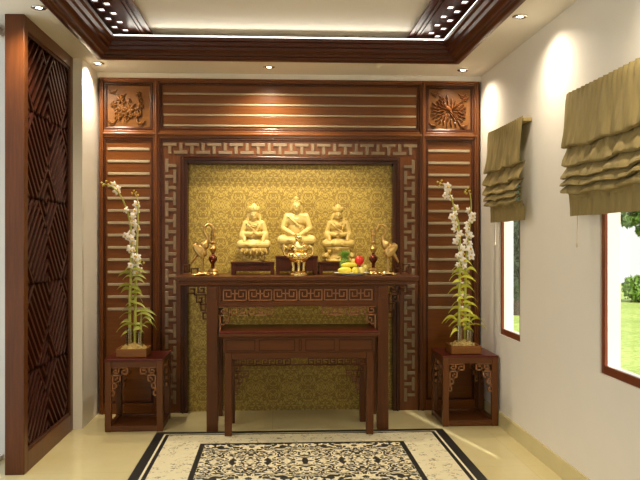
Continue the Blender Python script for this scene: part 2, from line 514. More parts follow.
# uprights and rails
st = MB()
for x0, x1 in ((-1.430, -1.396), (-.994, -.942), (1.206, 1.256), (1.664, 1.705)):
    st.box(x0, x1, Y0, YB-.001, 0, ZTOP)
each(st, 'stile', M['cabz'], pan, .004)
bd = MB()
for x in (-1.402, -.968, 1.231, 1.690): bd.box(x-.009, x+.009, Y0-.014, Y0+.002, .0, ZTOP-.006)
each(bd, 'upright_bead', M['cabz'], pan, .006)
rl = MB()
for x0, x1 in ((-1.396, -.994), (-.942, 1.206), (1.256, 1.664)):
    rl.box(x0, x1, Y0+.002, YB-.001, 2.710, ZTOP); rl.box(x0, x1, Y0+.002, YB-.001, 2.256, 2.318)
rl.box(-1.396, -.994, Y0+.002, YB-.001, 0, .085); rl.box(1.256, 1.664, Y0+.002, YB-.001, 0, .085)
each(rl, 'rail', M['cab'], pan, .004)
bd = MB(); bd.box(-1.40, 1.69, Y0-.012, Y0+.004, 2.278, 2.296); bd.box(-1.43, 1.705, Y0-.012, Y0+.004, 2.722, ZTOP)
each(bd, 'cross_bead', M['cab'], pan, .005)
# carved square panels
def ribbon(mb, pts, r, y): mb.tube([(p[0], y, p[1]) for p in pts], r, 6)
def small_bird(mb, x, z, s, y, flip=1):
    mb.ell((x, y, z), (.022*s, .018, .010*s), (0, -.3*flip, 0), 10, 6)
    mb.ell((x-.018*s*flip, y, z+.010*s), (.018*s, .016, .006*s), (0, .7*flip, 0), 8, 5)
    mb.ell((x+.022*s*flip, y, z+.008*s), (.018*s, .016, .006*s), (0, -.8*flip, 0), 8, 5)
    mb.ell((x+.006*s*flip, y, z-.014*s), (.016*s, .016, .005*s), (0, .3, 0), 8, 5)
def blossom(mb, x, z, s, y, n=6):
    for k in range(n):
        a = 2*PI*k/n + x*9
        mb.ell((x+math.cos(a)*.016*s, y, z+math.sin(a)*.016*s), (.015*s, .020, .008*s), (0, -a, 0), 8, 5)
    mb.ell((x, y-.006, z), .008*s, nu=8, nv=6)
for side, (xa, xb) in enumerate(((-1.396, -.994), (1.256, 1.664))):
    za, zb = 2.318, 2.710
    p = MB(); p.box(xa, xb, Y0+.030, YB-.001, za, zb)
    cp = p.build('carved_panel', M['carve'], pan)
    mo = MB(); frame_ring(mo, xa+.003, xb-.003, za+.003, zb-.003, .018, Y0+.008, Y0+.032); frame_ring(mo, xa+.021, xb-.021, za+.021, zb-.021, .008, Y0+.02, Y0+.032)
    mo.build('panel_moulding', M['dark'], cp, bevel=.003)
    r = MB(); cx, cz, y = (xa+xb)/2, (za+zb)/2, Y0+.026
    rnd = random.Random(3+side)
    if side == 1:       # round peacock-like spray of petals
        cz -= .015; cx -= .005
        for ring, (rad, nn, ln) in enumerate(((.118, 26, .026), (.085, 20, .026), (.052, 13, .024))):
            for k in range(nn):
                a = 2*PI*k/nn + ring*.13
                if ring == 0 and .9 < a < 1.5: continue
                rr = rad*rnd.uniform(.88, 1.12)
                r.ell((cx+math.cos(a)*rr*1.1, y-.003*ring, cz+math.sin(a)*rr*.92), (ln, .020, .0075), (0, -a+rnd.uniform(-.25, .25), 0), 8, 5)
        r.ell((cx-.01, y-.012, cz+.02), (.035, .016, .018), (0, .7, 0)); r.ell((cx-.035, y-.012, cz+.05), (.012, .012, .022), (0, -.3, 0))
        ribbon(r, [(cx-.05, cz+.075), (cx-.02, cz+.02), (cx+.03, cz-.03), (cx+.06, cz-.07)], .008, y-.01)
        for bx, bz, f in ((-.125, .135, 1), (.115, .125, -1), (.13, .10, 1), (-.13, -.125, -1), (.115, -.13, 1), (-.05, .105, 1)): small_bird(r, cx+bx, cz+bz, 1.15, y, f)
    else:               # flowering shrub with a sprig and birds
        cz -= .02; cx -= .005
        ribbon(r, [(cx-.02, cz-.12), (cx-.015, cz-.05), (cx-.03, cz+.01), (cx-.06, cz+.08)], .008, y)
        ribbon(r, [(cx-.01, cz-.10), (cx+.05, cz-.05), (cx+.10, cz+.01), (cx+.105, cz+.09), (cx+.09, cz+.14)], .006, y)
        ribbon(r, [(cx-.02, cz-.08), (cx-.09, cz-.03), (cx-.115, cz+.04)], .006, y)
        for k in range(34):
            a = rnd.uniform(0, 2*PI); q = rnd.uniform(.02, .105)
            r.ell((cx-.005+math.cos(a)*q*1.15, y, cz-.02+math.sin(a)*q*.85), (.020, .020, .0065), (0, rnd.uniform(0, 3), 0), 8, 5)
        for bx, bz, s in ((-.045, .0, 1.3), (.015, -.005, 1.5), (-.06, .075, 1.2), (-.115, .035, 1.), (.075, -.045, 1.1), (.105, .02, .8), (.10, .07, .7), (.085, .12, .9), (-.08, -.07, 1.)):
            blossom(r, cx+bx, cz+bz, s, y-.002)
        for bx, bz, f in ((-.125, .135, 1), (-.125, -.115, -1), (.10, -.12, 1), (-.05, .10, -1)): small_bird(r, cx+bx, cz+bz, 1.15, y, f)
    r.build('carved_relief', M['relief'] if side else M['carve'], cp, smooth=60)
# slatted panels
for xa, xb, sa, sb in ((-1.396, -.994, -1.366, -1.025), (1.256, 1.664, 1.280, 1.628)):
    za, zb = .085, 2.256
    p = MB(); p.box(xa, xb, Y0+.030, YB-.001, za, zb)
    sp = p.build('slatted_panel', M['cab'], pan)
    mo = MB(); frame_ring(mo, xa+.002, xb-.002, za+.002, zb-.002, .016, Y0+.010, Y0+.032); mo.build('panel_moulding', M['dark'], sp, bevel=.003)
    s = MB()
    for k in range(14):
        z = 2.165 - k*(2.165-.855)/13
        s.box(sa, sb, Y0+.022, Y0+.032, z-.011, z+.011)
    s.build('slat_inlay', M['slat'], sp, bevel=.003)
# header
p = MB(); p.box(-.942, 1.206, Y0+.030, YB-.001, 2.318, 2.710); hp = p.build('header_panel', M['cab'], pan)
mo = MB(); frame_ring(mo, -.940, 1.204, 2.320, 2.708, .016, Y0+.010, Y0+.032); mo.build('panel_moulding', M['dark'], hp, bevel=.003)
s = MB()
for z in (2.622, 2.535, 2.449, 2.362): s.box(-.915, 1.176, Y0+.020, Y0+.032, z-.008, z+.008)
s.build('slat_inlay', M['slat'], hp, bevel=.003)
s = MB()
for z in (2.578, 2.492, 2.405): s.box(-.925, 1.188, Y0+.024, Y0+.031, z-.034, z+.034)
each(s, 'header_board', M['cab'], hp, .004)
# fret surround: board with T shaped inlays
p = MB(); ya, yb = Y0+.022, YB-.001
p.box(-.942, -.775, ya, yb, 0, 2.256); p.box(1.040, 1.206, ya, yb, 0, 2.256); p.box(-.775, 1.040, ya, yb, 2.103, 2.256)
fp = p.build('fret_surround', M['cabz'], pan)
mo = MB(); frame_ring(mo, -.940, 1.204, -.02, 2.254, .014, Y0+.006, Y0+.026); mo.build('panel_moulding', M['dark'], fp, bevel=.003)
t = MB(); yi0, yi1 = Y0+.012, Y0+.024
def tee(mb, a, b, up, horiz):
    """T with its bar along the run; up: bar on the outer side"""
    L, th, H = .112, .027, .092
    s = 1 if up else -1
    rects = [(a-L/2, a+L/2, b+s*H/2-s*th, b+s*H/2), (a-th/2, a+th/2, b+s*H/2-s*th, b-s*H/2)]
    for a0, a1, b0, b1 in rects:
        if horiz: mb.box(a0, a1, yi0, yi1, b0, b1)
        else: mb.box(b0, b1, yi0, yi1, a0, a1)
n = 22; x0, x1 = -.862, 1.126
for k in range(n+1): tee(t, x0+(x1-x0)*k/n, 2.172, k % 2 == 0, True)
zz = 2.03; k = 0
while zz > .10:
    tee(t, zz, -.853, k % 2 == 1, False); tee(t, zz, 1.118, k % 2 == 0, False); zz -= .0905; k += 1
t.build('fret_inlay', M['tinlay'], fp, bevel=.003)
# niche frame and gold wallpaper
p = MB()
def niche_ring(mb, d0, d1, ya, yb):
    xa, xb, zt = -.715, .980, 2.046
    mb.box(xa-d1, xa-d0, ya, yb, 0, zt+d1); mb.box(xb+d0, xb+d1, ya, yb, 0, zt+d1); mb.box(xa-d0, xb+d0, ya, yb, zt+d0, zt+d1)
niche_ring(p, .0, .030, Y0+.006, YB-.002); niche_ring(p, .030, .046, Y0-.010, YB-.002); niche_ring(p, .046, .060, Y0+.010, YB-.002)
p.build('niche_frame', M['dark'], pan, bevel=.004)
p = MB(); p.box(-.714, .979, YB-.022, YB-.002, .0, 2.045)
g = p.build('gold_wallpaper', M['damask'], pan); g['label'] = 'gold damask wallpaper'

# ------------------------------------------------------------------ carved screen on the left
scx0, scx1, scy0, scy1 = -1.628, -1.512, 4.925, 6.09
scr = empty('carved_screen', (-1.57, 5.5, 0), 'full height mahogany screen with a diagonal key fret lattice along the left wall', 'screen')
p = MB(); t = .072; tt = .085
p.box(scx0, scx1, scy0, scy0+t, 0, ZC); p.box(scx0, scx1, scy1-t, scy1, 0, ZC)
p.box(scx0, scx1, scy0+t, scy1-t, 0, .125); p.box(scx0, scx1, scy0+t, scy1-t, ZC-tt, ZC)
p.build('frame', M['screen'], scr, bevel=.004)
p = MB(); ya, yb, za, zb = scy0+t, scy1-t, .125, ZC-tt
xi = scx1-.012
p.box(xi-.006, xi+.004, ya, ya+.02, za, zb); p.box(xi-.006, xi+.004, yb-.02, yb, za, zb); p.box(xi-.006, xi+.004, ya, yb, za, za+.02); p.box(xi-.006, xi+.004, ya, yb, zb-.02, zb)
p.build('inner_moulding', M['lattice'], scr, bevel=.003)
p = MB(); p.box(scx0+.02, scx0+.036, ya, yb, za, zb); p.build('backing_panel', M['lattice'], scr)
# lattice in 45 degree coordinates: interlocked key pattern, clipped to the opening
lat = MB(); S = .385; w = .025; yc, zc = (ya+yb)/2, (za+zb)/2; nP = 6; g = S/nP
segs = []
for i in range(-6, 7):
    for j in range(-6, 7):
        ox_, oy_ = i*S, j*S
        if (i+j) % 2 == 0:          # square spiral winding to the middle of the cell
            x_, y_ = g*.5, g*.5; L_ = S-g; d = [(1,0),(0,1),(-1,0),(0,-1)]; pts = [(x_, y_)]; k = 0; first = True
            if j % 2: d = [(0,1),(1,0),(0,-1),(-1,0)]
            n_ = nP-1
            lens = [n_, n_, n_]; m_ = n_-1
            while m_ > 0: lens += [m_, m_]; m_ -= 1
            for q in lens:
                dx_, dy_ = d[k % 4]; x_ += dx_*q*g; y_ += dy_*q*g; pts.append((x_, y_)); k += 1
            pts = [(ox_+a, oy_+c) for a, c in pts]; segs += list(zip(pts, pts[1:]))
        else:                       # parallel strips linking the spirals
            for q in range(nP):
                pass
                t_ = g*(q+.5)
                if i % 2: segs.append(((ox_, oy_+t_), (ox_+S, oy_+t_)))
                else: segs.append(((ox_+t_, oy_), (ox_+t_, oy_+S)))
r2 = math.sqrt(.5)
def clip(p, q):
    t0, t1 = 0., 1.; dy, dz = q[0]-p[0], q[1]-p[1]
    for d, lo, hi, s in ((dy, ya+.004, yb-.004, p[0]), (dz, za+.004, zb-.004, p[1])):
        if abs(d) < 1e-9:
            if s < lo or s > hi: return None
        else:
            a, bq = (lo-s)/d, (hi-s)/d
            if a > bq: a, bq = bq, a
            t0 = max(t0, a); t1 = min(t1, bq)
    if t1-t0 < .02: return None
    return (p[0]+dy*t0, p[1]+dz*t0), (p[0]+dy*t1, p[1]+dz*t1)
xl0, xl1 = scx0+.036, scx1-.02
for (a0, b0), (a1, b1) in segs:
    p = (yc+(a0-b0)*r2, zc+(a0+b0)*r2); q = (yc+(a1-b1)*r2, zc+(a1+b1)*r2)
    r = clip(p, q)
    if not r: continue
    p, q = Vector(r[0]), Vector(r[1]); dv = (q-p).normalized(); nv = Vector((-dv.y, dv.x))*w/2; e = dv*(w/2)
    c4 = [p-nv-e, q-nv+e, q+nv+e, p+nv-e]
    c4 = [Vector((min(max(k.x, ya+.001), yb-.001), min(max(k.y, za+.001), zb-.001))) for k in c4]
    vs = [(xl0, k.x, k.y) for k in c4] + [(xl1, k.x, k.y) for k in c4]
    lat.add(vs, [(3,2,1,0),(4,5,6,7),(0,1,5,4),(1,2,6,5),(2,3,7,6),(3,0,4,7)])
lat.build('fret_lattice', M['lattice'], scr)

# ------------------------------------------------------------------ rug
b = MB(); b.box(RX0, RX1, RY0, RY1, .0005, .008)
tag(b.build('rug', M['rug'], origin=((RX0+RX1)/2, (RY0+RY1)/2, 0), bevel=.002), 'black and cream scroll patterned rug with a black border in front of the altar', 'rug')

# ------------------------------------------------------------------ fret helpers for furniture
def key_unit(x, z, g, flip=1):
    """square spiral pair, width 10g height 4g, from (x, z) bottom left"""
    A = [(0,0),(0,4),(3,4),(3,1.4),(1.2,1.4),(1.2,2.8)]
    B = [(0,0),(9,0),(9,4),(6,4),(6,1.4),(7.8,1.4),(7.8,2.8)]
    C = [(4.5,0),(4.5,4)]; D = [(3,2.6),(4.5,2.6)]; E_ = [(6,2.6),(4.5,2.6)]
    return [[(x+a*g, z+c*g) for a, c in P] for P in (A, B, C, D, E_)]
def step_bracket(mb, x, z, dirx, w, y0, y1, s=1., steps=3, bw=.008, axis='x'):
    """stepped square-spiral corner bracket hanging from (x, z), growing towards dirx"""
    P = [[(0,0),(.22,0),(.22,-.17),(.06,-.17),(.06,-.07),(.14,-.07)],
         [(.26,0),(.5,0),(.5,-.2),(.32,-.2),(.32,-.08),(.42,-.08)],
         [(0,-.24),(.32,-.24),(.32,-.2)], [(.02,-.24),(.02,-.46)], [(.26,-.24),(.26,-.44),(.12,-.44),(.12,-.33),(.18,-.33)],
         [(.0,-.5),(.16,-.5),(.16,-.44)], [(.02,-.5),(.02,-.72)], [(.14,-.5),(.14,-.66),(.06,-.66)],
         [(0,-.74),(.08,-.74),(.08,-.9),(0,-.9)]]
    if steps < 3: P = P[:7] if steps == 2 else P[:3]
    if axis == 'x': mp = lambda a, c, d: (x+dirx*a, d, z+c)
    else: mp = lambda a, c, d: (d, x+dirx*a, z+c)
    for pl in P:
        bars(mb, [(a*s, c*s) for a, c in pl], bw, mp, y0, y1)

# ------------------------------------------------------------------ altar table
ax = .172
alt = empty('altar_table', (ax, 6.25, 0), 'tall mahogany altar table with a key fret frieze carrying the gilded statues', 'altar table')
yF = 5.955
p = MB(); p.box(ax-.905, ax+.905, yF-.02, 6.58, 1.118, 1.150); p.box(ax-.885, ax+.885, yF-.008, 6.56, 1.100, 1.118); p.box(ax-.895, ax+.895, yF-.014, 6.57, 1.086, 1.100)
p.build('tabletop', M['altar'], alt, bevel=.004)
LX = (ax-.678, ax+.594)
for x in LX:
    for y in (yF, 6.48):
        q = MB(); q.box(x, x+.084, y, y+.07, .0 if y > 6 else .0, 1.086); q.build('leg', M['altarz'], alt, bevel=.004)
xi0, xi1 = LX[0]+.084, LX[1]
p = MB(); p.box(xi0, xi1, yF+.02, yF+.03, .955, 1.086); p.build('apron', M['altar'], alt)
p = MB(); p.box(LX[0]+.02, LX[0]+.05, yF+.07, 6.48, .93, 1.086); p.box(LX[1]+.034, LX[1]+.064, yF+.07, 6.48, .93, 1.086); p.box(xi0, xi1, 6.50, 6.53, .93, 1.086)
each(p, 'side_apron', M['altar'], alt)
p = MB(); p.box(xi0, xi1, yF+.004, yF+.05, .926, .962); p.box(xi0, xi1, yF+.006, yF+.03, 1.074, 1.086); p.box(xi0, xi0+.022, yF+.006, yF+.03, .962, 1.074); p.box(xi1-.022, xi1, yF+.006, yF+.03, .962, 1.074)
each(p, 'rail', M['altar'], alt, .003)
q = MB()
for x in LX: q.box(x+.012, x+.072, yF-.006, yF+.002, .985, 1.072)
each(q, 'corner_block', M['altar'], alt, .003)
fz = MB(); nU = 6; wU = (xi1-xi0-.06)/nU; g = wU/10
for k in range(nU):
    for pl in key_unit(xi0+.03+k*wU+g*.5, .972, g*1.0): 
        pl = [(a, .972+(c-.972)*min(1., .092/(4*g))) for a, c in pl]
        bars(fz, pl, .0075, lambda a, c, d: (a, d, c), yF+.008, yF+.022)
fz.build('fret_frieze', M['fret'], alt)
for k in range(3):
    for xq, dq in ((xi0+.01+k*.135, 1), (xi1-.01-k*.135, -1)):
        br = MB(); step_bracket(br, xq, .922, dq, 0, yF+.014, yF+.030, s=.26, steps=2 if k == 0 else 1, bw=.009); br.build('hanging_fret', M['fret'], alt)
for xq, dq in ((LX[0]-.004, -1), (LX[1]+.088, 1)):
    br = MB(); step_bracket(br, xq, 1.078, dq, 0, yF+.014, yF+.034, s=.27, steps=3, bw=.011); br.build('end_bracket', M['altarz'], alt)
for s_ in (-1, 1):      # small scroll ears standing on the ends of the top
    br = MB(); xo = ax+s_*.895
    for pl in ([(0,0),(0,.07),(-.055,.07),(-.055,.018),(-.022,.018),(-.022,.045)], [(-.07,0),(-.07,.04),(-.12,.04),(-.12,.0)]):
        bars(br, [(xo+s_*a, 1.155+c) for a, c in pl], .010, lambda a, c, d: (a, d, c), 6.30, 6.33)
    br.build('end_scroll', M['altarz'], alt)

# ------------------------------------------------------------------ offering table in front
ox = .176; oy0, oy1 = 5.755, 6.285; zt = .760
off = empty('offering_table', (ox, 6.0, 0), 'lower mahogany offering table standing in front of and half under the altar table', 'table')
p = MB(); p.box(ox-.575, ox+.575, oy0, oy1, zt-.012, zt); p.build('tabletop', M['altartop'], off, bevel=.002)
p = MB(); p.box(ox-.578, ox+.578, oy0-.004, oy1+.004, zt-.034, zt-.012); p.box(ox-.562, ox+.562, oy0+.01, oy1-.01, zt-.046, zt-.034); p.build('top_edge', M['altar'], off, bevel=.003)
zl = .010; ow = .052
for x in (ox-.538, ox+.538-ow):
    for y in (oy0+.018, oy1-.07):
        q = MB(); q.box(x, x+ow, y, y+ow, zl if y < RY1 else 0, .61)
        q.build('leg', M['altarz'], off, bevel=.004)
p = MB(); p.box(ox-.546, ox+.546, oy0+.014, oy1-.014, .61, zt-.046); p.build('apron', M['altar'], off, bevel=.003)
p = MB()
nP = 7; xs = [ox-.53 + 1.06*k for k in (0, .20, .25, .47, .53, .75, .80, 1.)]
for a, c in ((0, .20), (.225, .47), (.495, .515), (.54, .74), (.77, 1.)):
    p = MB(); frame_ring(p, ox-.53+1.06*a, ox-.53+1.06*c, .622, zt-.056, .006, oy0+.009, oy0+.016)
    p.build('apron_bead', M['dark'], off)
p = MB(); p.box(ox-.538+ow, ox+.538-ow, oy0+.022, oy0+.05, .566, .61); p.build('rail', M['altar'], off, bevel=.003)
p = MB()
for x in (ox-.538+.008, ox+.538-.03): p.box(x, x+.022, oy0+.07, oy1-.07, .566, .61)
each(p, 'side_rail', M['altar'], off, .003)
x0 = ox-.538+ow; x1 = ox+.538-ow
for k in range(4):
    for xq, dq in ((x0+.006+k*.105, 1), (x1-.006-k*.105, -1)):
        br = MB(); step_bracket(br, xq, .562, dq, 0, oy0+.028, oy0+.042, s=.20, steps=2 if k == 0 else 1, bw=.007); br.build('hanging_fret', M['altarz'], off)
br = MB(); bars(br, [(x0, .518), (x1, .518)], .008, lambda a, c, d: (a, d, c), oy0+.028, oy0+.042)
br.build('lower_bar', M['altarz'], off)
for k, x in enumerate((ox-.538+ow+.004, ox+.538-ow-.004)):
    s = 1 if k == 0 else -1; br = MB()
    step_bracket(br, x, .562, s, 0, oy1-.055, oy1-.035, s=.24, steps=3, bw=.009)
    step_bracket(br, x, .40, s, 0, oy1-.055, oy1-.035, s=.20, steps=3, bw=.009)
    br.build('leg_bracket', M['fret'], off)

# ------------------------------------------------------------------ side tables
def side_table(cx, y0, label):
    w = .424; x0, x1 = cx-w/2, cx+w/2; d = .45; y1 = y0+d; h = .538; L = .046
    e = empty('side_table', (cx, y0+d/2, 0), label, 'side table', 'square side tables flanking the altar')
    p = MB(); p.box(x0-.004, x1+.004, y0-.004, y1+.004, h-.016, h); p.build('tabletop', M['altartop'], e, bevel=.003)
    for x in (x0, x1-L):
        for y in (y0, y1-L):
            q = MB(); q.box(x, x+L, y, y+L, 0, h-.016); q.build('leg', M['stool'], e, bevel=.004)
    def rails(name, z0, z1, inset=.003):
        p = MB()
        for y in (y0+inset, y1-L+inset): p.box(x0+L, x1-L, y, y+L-2*inset, z0, z1)
        for x in (x0+inset, x1-L+inset): p.box(x, x+L-2*inset, y0+L, y1-L, z0, z1)
        each(p, name, M['stoolx'], e, .003)
    rails('top_rail', h-.060, h-.016); rails('bottom_rail', .004, .044)
    p = MB(); p.box(x0+L-.01, x1-L+.01, y0+L-.01, y1-L+.01, .018, .03); p.build('base_board', M['stoolx'], e)
    def corner(*a, **k):
        br = MB(); step_bracket(br, *a, s=.23, steps=3, bw=.0095, **k); br.build('corner_bracket', M['fretl'], e)
    for y in (y0+.010, y1-.026):
        corner(x0+L+.004, h-.064, 1, 0, y, y+.014); corner(x1-L-.004, h-.064, -1, 0, y, y+.014)
    for x in (x0+.014, x1-.028):
        corner(y0+L+.004, h-.064, 1, 0, x, x+.014, axis='y'); corner(y1-L-.004, h-.064, -1, 0, x, x+.014, axis='y')
    return h
side_table(-1.043, 5.985, 'square mahogany side table near the carved screen, left of the altar')
side_table(1.488, 6.02, 'square mahogany side table against the white window wall, right of the altar')

# ------------------------------------------------------------------ potted orchids
petal_me = {}
def flower_mesh():
    m = MB()
    for k in range(5):
        a = PI/2 + 2*PI*k/5; L = .021 if k else .019; wd = .0125
        ca, sa = math.cos(a), math.sin(a); vs = []; fs = []
        for i in range(5):
            t = i/4; wv = wd*math.sin(PI*(.12+.80*t)); dy = -.004+.010*(t**2)
            for j in (-1, 0, 1):
                u, v = L*t, j*wv*.62
                vs.append((u*ca-v*sa, dy+.003*(abs(j)), u*sa+v*ca))
        for i in range(4):
            for j in range(2): fs.append((i*3+j, i*3+j+1, i*3+j+4, i*3+j+3))
        m.add(vs, fs)
    return m
def orchid(cx, cy, zb, label, stems, flowers, buds, leaves, seed, leafmat, planter):
    rnd = random.Random(seed)
    e = empty('potted_orchid', (cx, cy, zb), label, 'potted orchid', 'white orchids in wooden planters on the side tables')
    hw = planter; hd = planter
    p = MB(); hgt = .062
    p.box(cx-hw, cx+hw, cy-hd, cy-hd+.014, zb, zb+hgt); p.box(cx-hw, cx+hw, cy+hd-.014, cy+hd, zb, zb+hgt)
    p.box(cx-hw, cx-hw+.014, cy-hd+.014, cy+hd-.014, zb, zb+hgt); p.box(cx+hw-.014, cx+hw, cy-hd+.014, cy+hd-.014, zb, zb+hgt)
    p.box(cx-hw+.014, cx+hw-.014, cy-hd+.014, cy+hd-.014, zb, zb+.012)
    p.build('planter_box', M['planter'], e, bevel=.003)
    m = MB()
    for k in range(260):
        x, y = rnd.uniform(-1, 1), rnd.uniform(-1, 1)
        z = zb+.044+.046*max(0, 1-(x*x+y*y)*.8)
        s = rnd.uniform(.008, .016)
        m.ell((cx+x*(hw-.026), cy+y*(hd-.026), z), (s*1.3, s, s*.6), (rnd.random(), rnd.random(), rnd.random()*6), 7, 4)
    mo = m.build('moss_chips', M['moss'], e, smooth=60)
    mo['label'] = 'tan moss and bark chips'
    for dx, h in ((-.030, .155), (.045, .12)):
        g = MB(); g.lathe([(.030, 0), (.030, h), (.028, h), (.028, .004)], (cx+dx, cy-.01, zb+.056), 20); g.build('glass_tube', M['vase'], e, smooth=40)
    rt = MB()
    for dx, h in ((-.030, .12), (.045, .09)):
        for q in range(9):
            a = q*.7; r0 = .018; rt.tube([(cx+dx+r0*math.cos(a), cy-.01+r0*math.sin(a), zb+.06), (cx+dx+.7*r0*math.cos(a+.8), cy-.01+.7*r0*math.sin(a+.8), zb+.06+h*.5), (cx+dx+r0*.8*math.cos(a+1.7), cy-.01+r0*.8*math.sin(a+1.7), zb+.06+h)], [.0028, .003, .002], 5)
    rt.build('roots', M['moss'], e, smooth=60)
    # canes
    for st in stems:
        pts = [Vector((cx+a, cy+bq, zb+c)) for a, bq, c in st]
        dense = []
        for i in range(len(pts)-1):
            p0 = pts[max(i-1, 0)]; p1 = pts[i]; p2 = pts[i+1]; p3 = pts[min(i+2, len(pts)-1)]
            for k in range(6):
                t = k/6
                dense.append(.5*((2*p1)+(p2-p0)*t+(2*p0-5*p1+4*p2-p3)*t*t+(3*p1-p0-3*p2+p3)*t**3))
        dense.append(pts[-1])
        n = len(dense)
        rad = [.0105*(1-i/n)**.8+.0016 + (.0015 if i % 4 == 0 and i < n*.5 else 0) for i in range(n)]
        c = MB(); c.tube(dense, rad, 8); c.build('cane', M['cane'], e, smooth=60)
    # leaves: each a curved blade, all in one mesh
    lf = MB()
    for (x, z, ang, L) in leaves:
        az = rnd.uniform(-.9, .7) + (0 if ang > 0 else PI)
        dirv = Vector((math.cos(az), math.sin(az)*.8, 0)); side = Vector((-dirv.y, dirv.x, 0))
        vs = []; fs = []; N = 8
        up = rnd.uniform(.3, 1.3)
        for i in range(N+1):
            t = i/N; q = L*t
            h = L*(up*t - (up+.25)*t*t)
            wv = .017*math.sin(PI*min(1, .1+.9*t))**.8*(1-t*.25)
            c = Vector((cx+x, cy-.01, zb+z)) + dirv*q + Vector((0, 0, h))
            vs += [c-side*wv+Vector((0,0,.004)) , c, c+side*wv+Vector((0,0,.004))]
            # twist the blade to show its face to the room
        for i in range(N):
            for j in range(2): fs.append((i*3+j, i*3+j+1, i*3+j+4, i*3+j+3))
        # tilt the blade about its long axis so that its face shows
        tilt = rnd.uniform(.4, 1.1)*(1 if rnd.random() < .7 else -1); out = []
        for i in range(N+1):
            c = vs[i*3+1]; tv = dirv
            for j in range(3):
                d = vs[i*3+j]-c; out.append(c + Matrix.Rotation(tilt, 3, tv) @ d)
        lf.add(out, fs)
    lf.build('leaves', leafmat, e, smooth=80)
    # flowers
    me = None
    for (x, z) in flowers:
        y = cy + rnd.uniform(-.035, .012)
        if me is None:
            f = flower_mesh().build('flower', M['petal'], e, smooth=80)
            f.data.transform(Matrix.Translation(ROOT[e.name]))
            l = MB(); l.ell((0, -.008, -.003), (.0045, .006, .006), nu=8, nv=6)
            lo = l.build('flower_centre', M['lip'], f, smooth=60); lo.data.transform(Matrix.Translation(ROOT[e.name]))
            me = f; o = f
        else:
            o = copy_tree(me, e)
        o.location = (x, y-cy, z); s = rnd.uniform(.9, 1.35)*1.28
        o.scale = (s, s, s); o.rotation_euler = (rnd.uniform(-.4, .3), rnd.uniform(-1, 1), rnd.uniform(-.7, .7))
    for (x, z) in buds:
        bd = MB(); bd.ell((cx+x, cy+rnd.uniform(-.02, .01), zb+z), (.0075, .0075, .0105), (rnd.random(), rnd.random(), 0), 8, 6)
        bd.build('bud', M['bud'], e, smooth=60)

def sprinkle(path, n, spread, seed):
    rnd = random.Random(seed); out = []
    for k in range(n):
        t = (k+.5)/n*(len(path)-1); i = min(int(t), len(path)-2); f = t-i
        out.append((path[i][0]*(1-f)+path[i+1][0]*f+rnd.uniform(-spread, spread), path[i][1]*(1-f)+path[i+1][1]*f+rnd.uniform(-.012, .012)))
    return out
# left plant (measured from its planter: base at z=.538)
Lx, Ly, Zb = -1.075, 6.17, .5408
stemsL = [[(-.03,0,.06),(-.03,0,.35),(-.02,0,.70),(-.02,0,.95),(-.05,0,1.10),(-.10,-.01,1.22),(-.165,-.02,1.285),(-.245,-.02,1.315)],
          [(.01,0,.06),(.01,.01,.40),(.02,.01,.75),(.03,0,1.0),(.03,0,1.18),(.0,0,1.24)],
          [(.05,0,.06),(.055,0,.25),(.06,0,.36)]]
flL = sprinkle([(-.135,1.30),(-.13,1.24)], 4, .022, 1) + sprinkle([(-.02,1.15),(-.015,.98),(-.005,.80),(-.005,.62)], 24, .045, 2)
budL = [(-.24,1.315),(-.225,1.30),(-.205,1.325),(-.19,1.30),(-.175,1.315),(-.235,1.295),(-.01,1.235),(.0,1.255),(.02,1.24),(.03,1.22),(.05,.72),(.075,.705)]
def leafset(seed, zs, n):
    rnd = random.Random(seed); out = []
    for k in range(n):
        z = zs[0]+(zs[1]-zs[0])*k/n + rnd.uniform(-.01, .01); s = 1 if k % 2 else -1
        L = rnd.uniform(.075, .165)*(1.1 if z < .4 else .85)
        out.append((rnd.uniform(-.03, .03), z, s, L))
    return out
lvL = leafset(4, (.17, .72), 24) + [(.06, .22, 1, .12), (.06, .26, 1, .13), (.055, .2, -1, .06)]
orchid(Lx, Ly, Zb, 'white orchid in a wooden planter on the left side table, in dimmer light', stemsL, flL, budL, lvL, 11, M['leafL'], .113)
Rx, Ry = 1.474, 6.21
stemsR = [[(-.03,0,.06),(-.03,0,.35),(-.025,0,.70),(-.03,0,.95),(-.06,0,1.10),(-.10,-.01,1.22),(-.145,-.02,1.30),(-.20,-.02,1.335)],
          [(.02,0,.06),(.02,.01,.40),(.03,.01,.75),(.055,0,1.0),(.065,0,1.18),(.045,0,1.27)],
          [(.045,0,.06),(.05,0,.25),(.055,0,.36)]]
flR = sprinkle([(-.135,1.305),(-.115,1.20)], 5, .016, 5) + sprinkle([(-.075,1.14),(-.05,.98),(-.03,.82),(-.02,.68)], 15, .03, 6) + sprinkle([(.06,1.14),(.06,.95),(.04,.80),(.02,.66)], 15, .032, 7)
budR = [(-.20,1.335),(-.185,1.32),(-.17,1.345),(-.155,1.32),(-.19,1.30),(.02,1.27),(.035,1.285),(.05,1.265),(.03,1.245),(.06,1.24),(.015,1.255)]
lvR = leafset(9, (.15, .70), 30) + [(.06, .24, 1, .13), (.05, .21, 1, .14), (-.05, .25, -1, .12)]
orchid(Rx, Ry, .5408, 'white orchid in a wooden planter on the right side table, brightly lit beside the window', stemsR, flR, budR, lvR, 12, M['leaf'], .116)

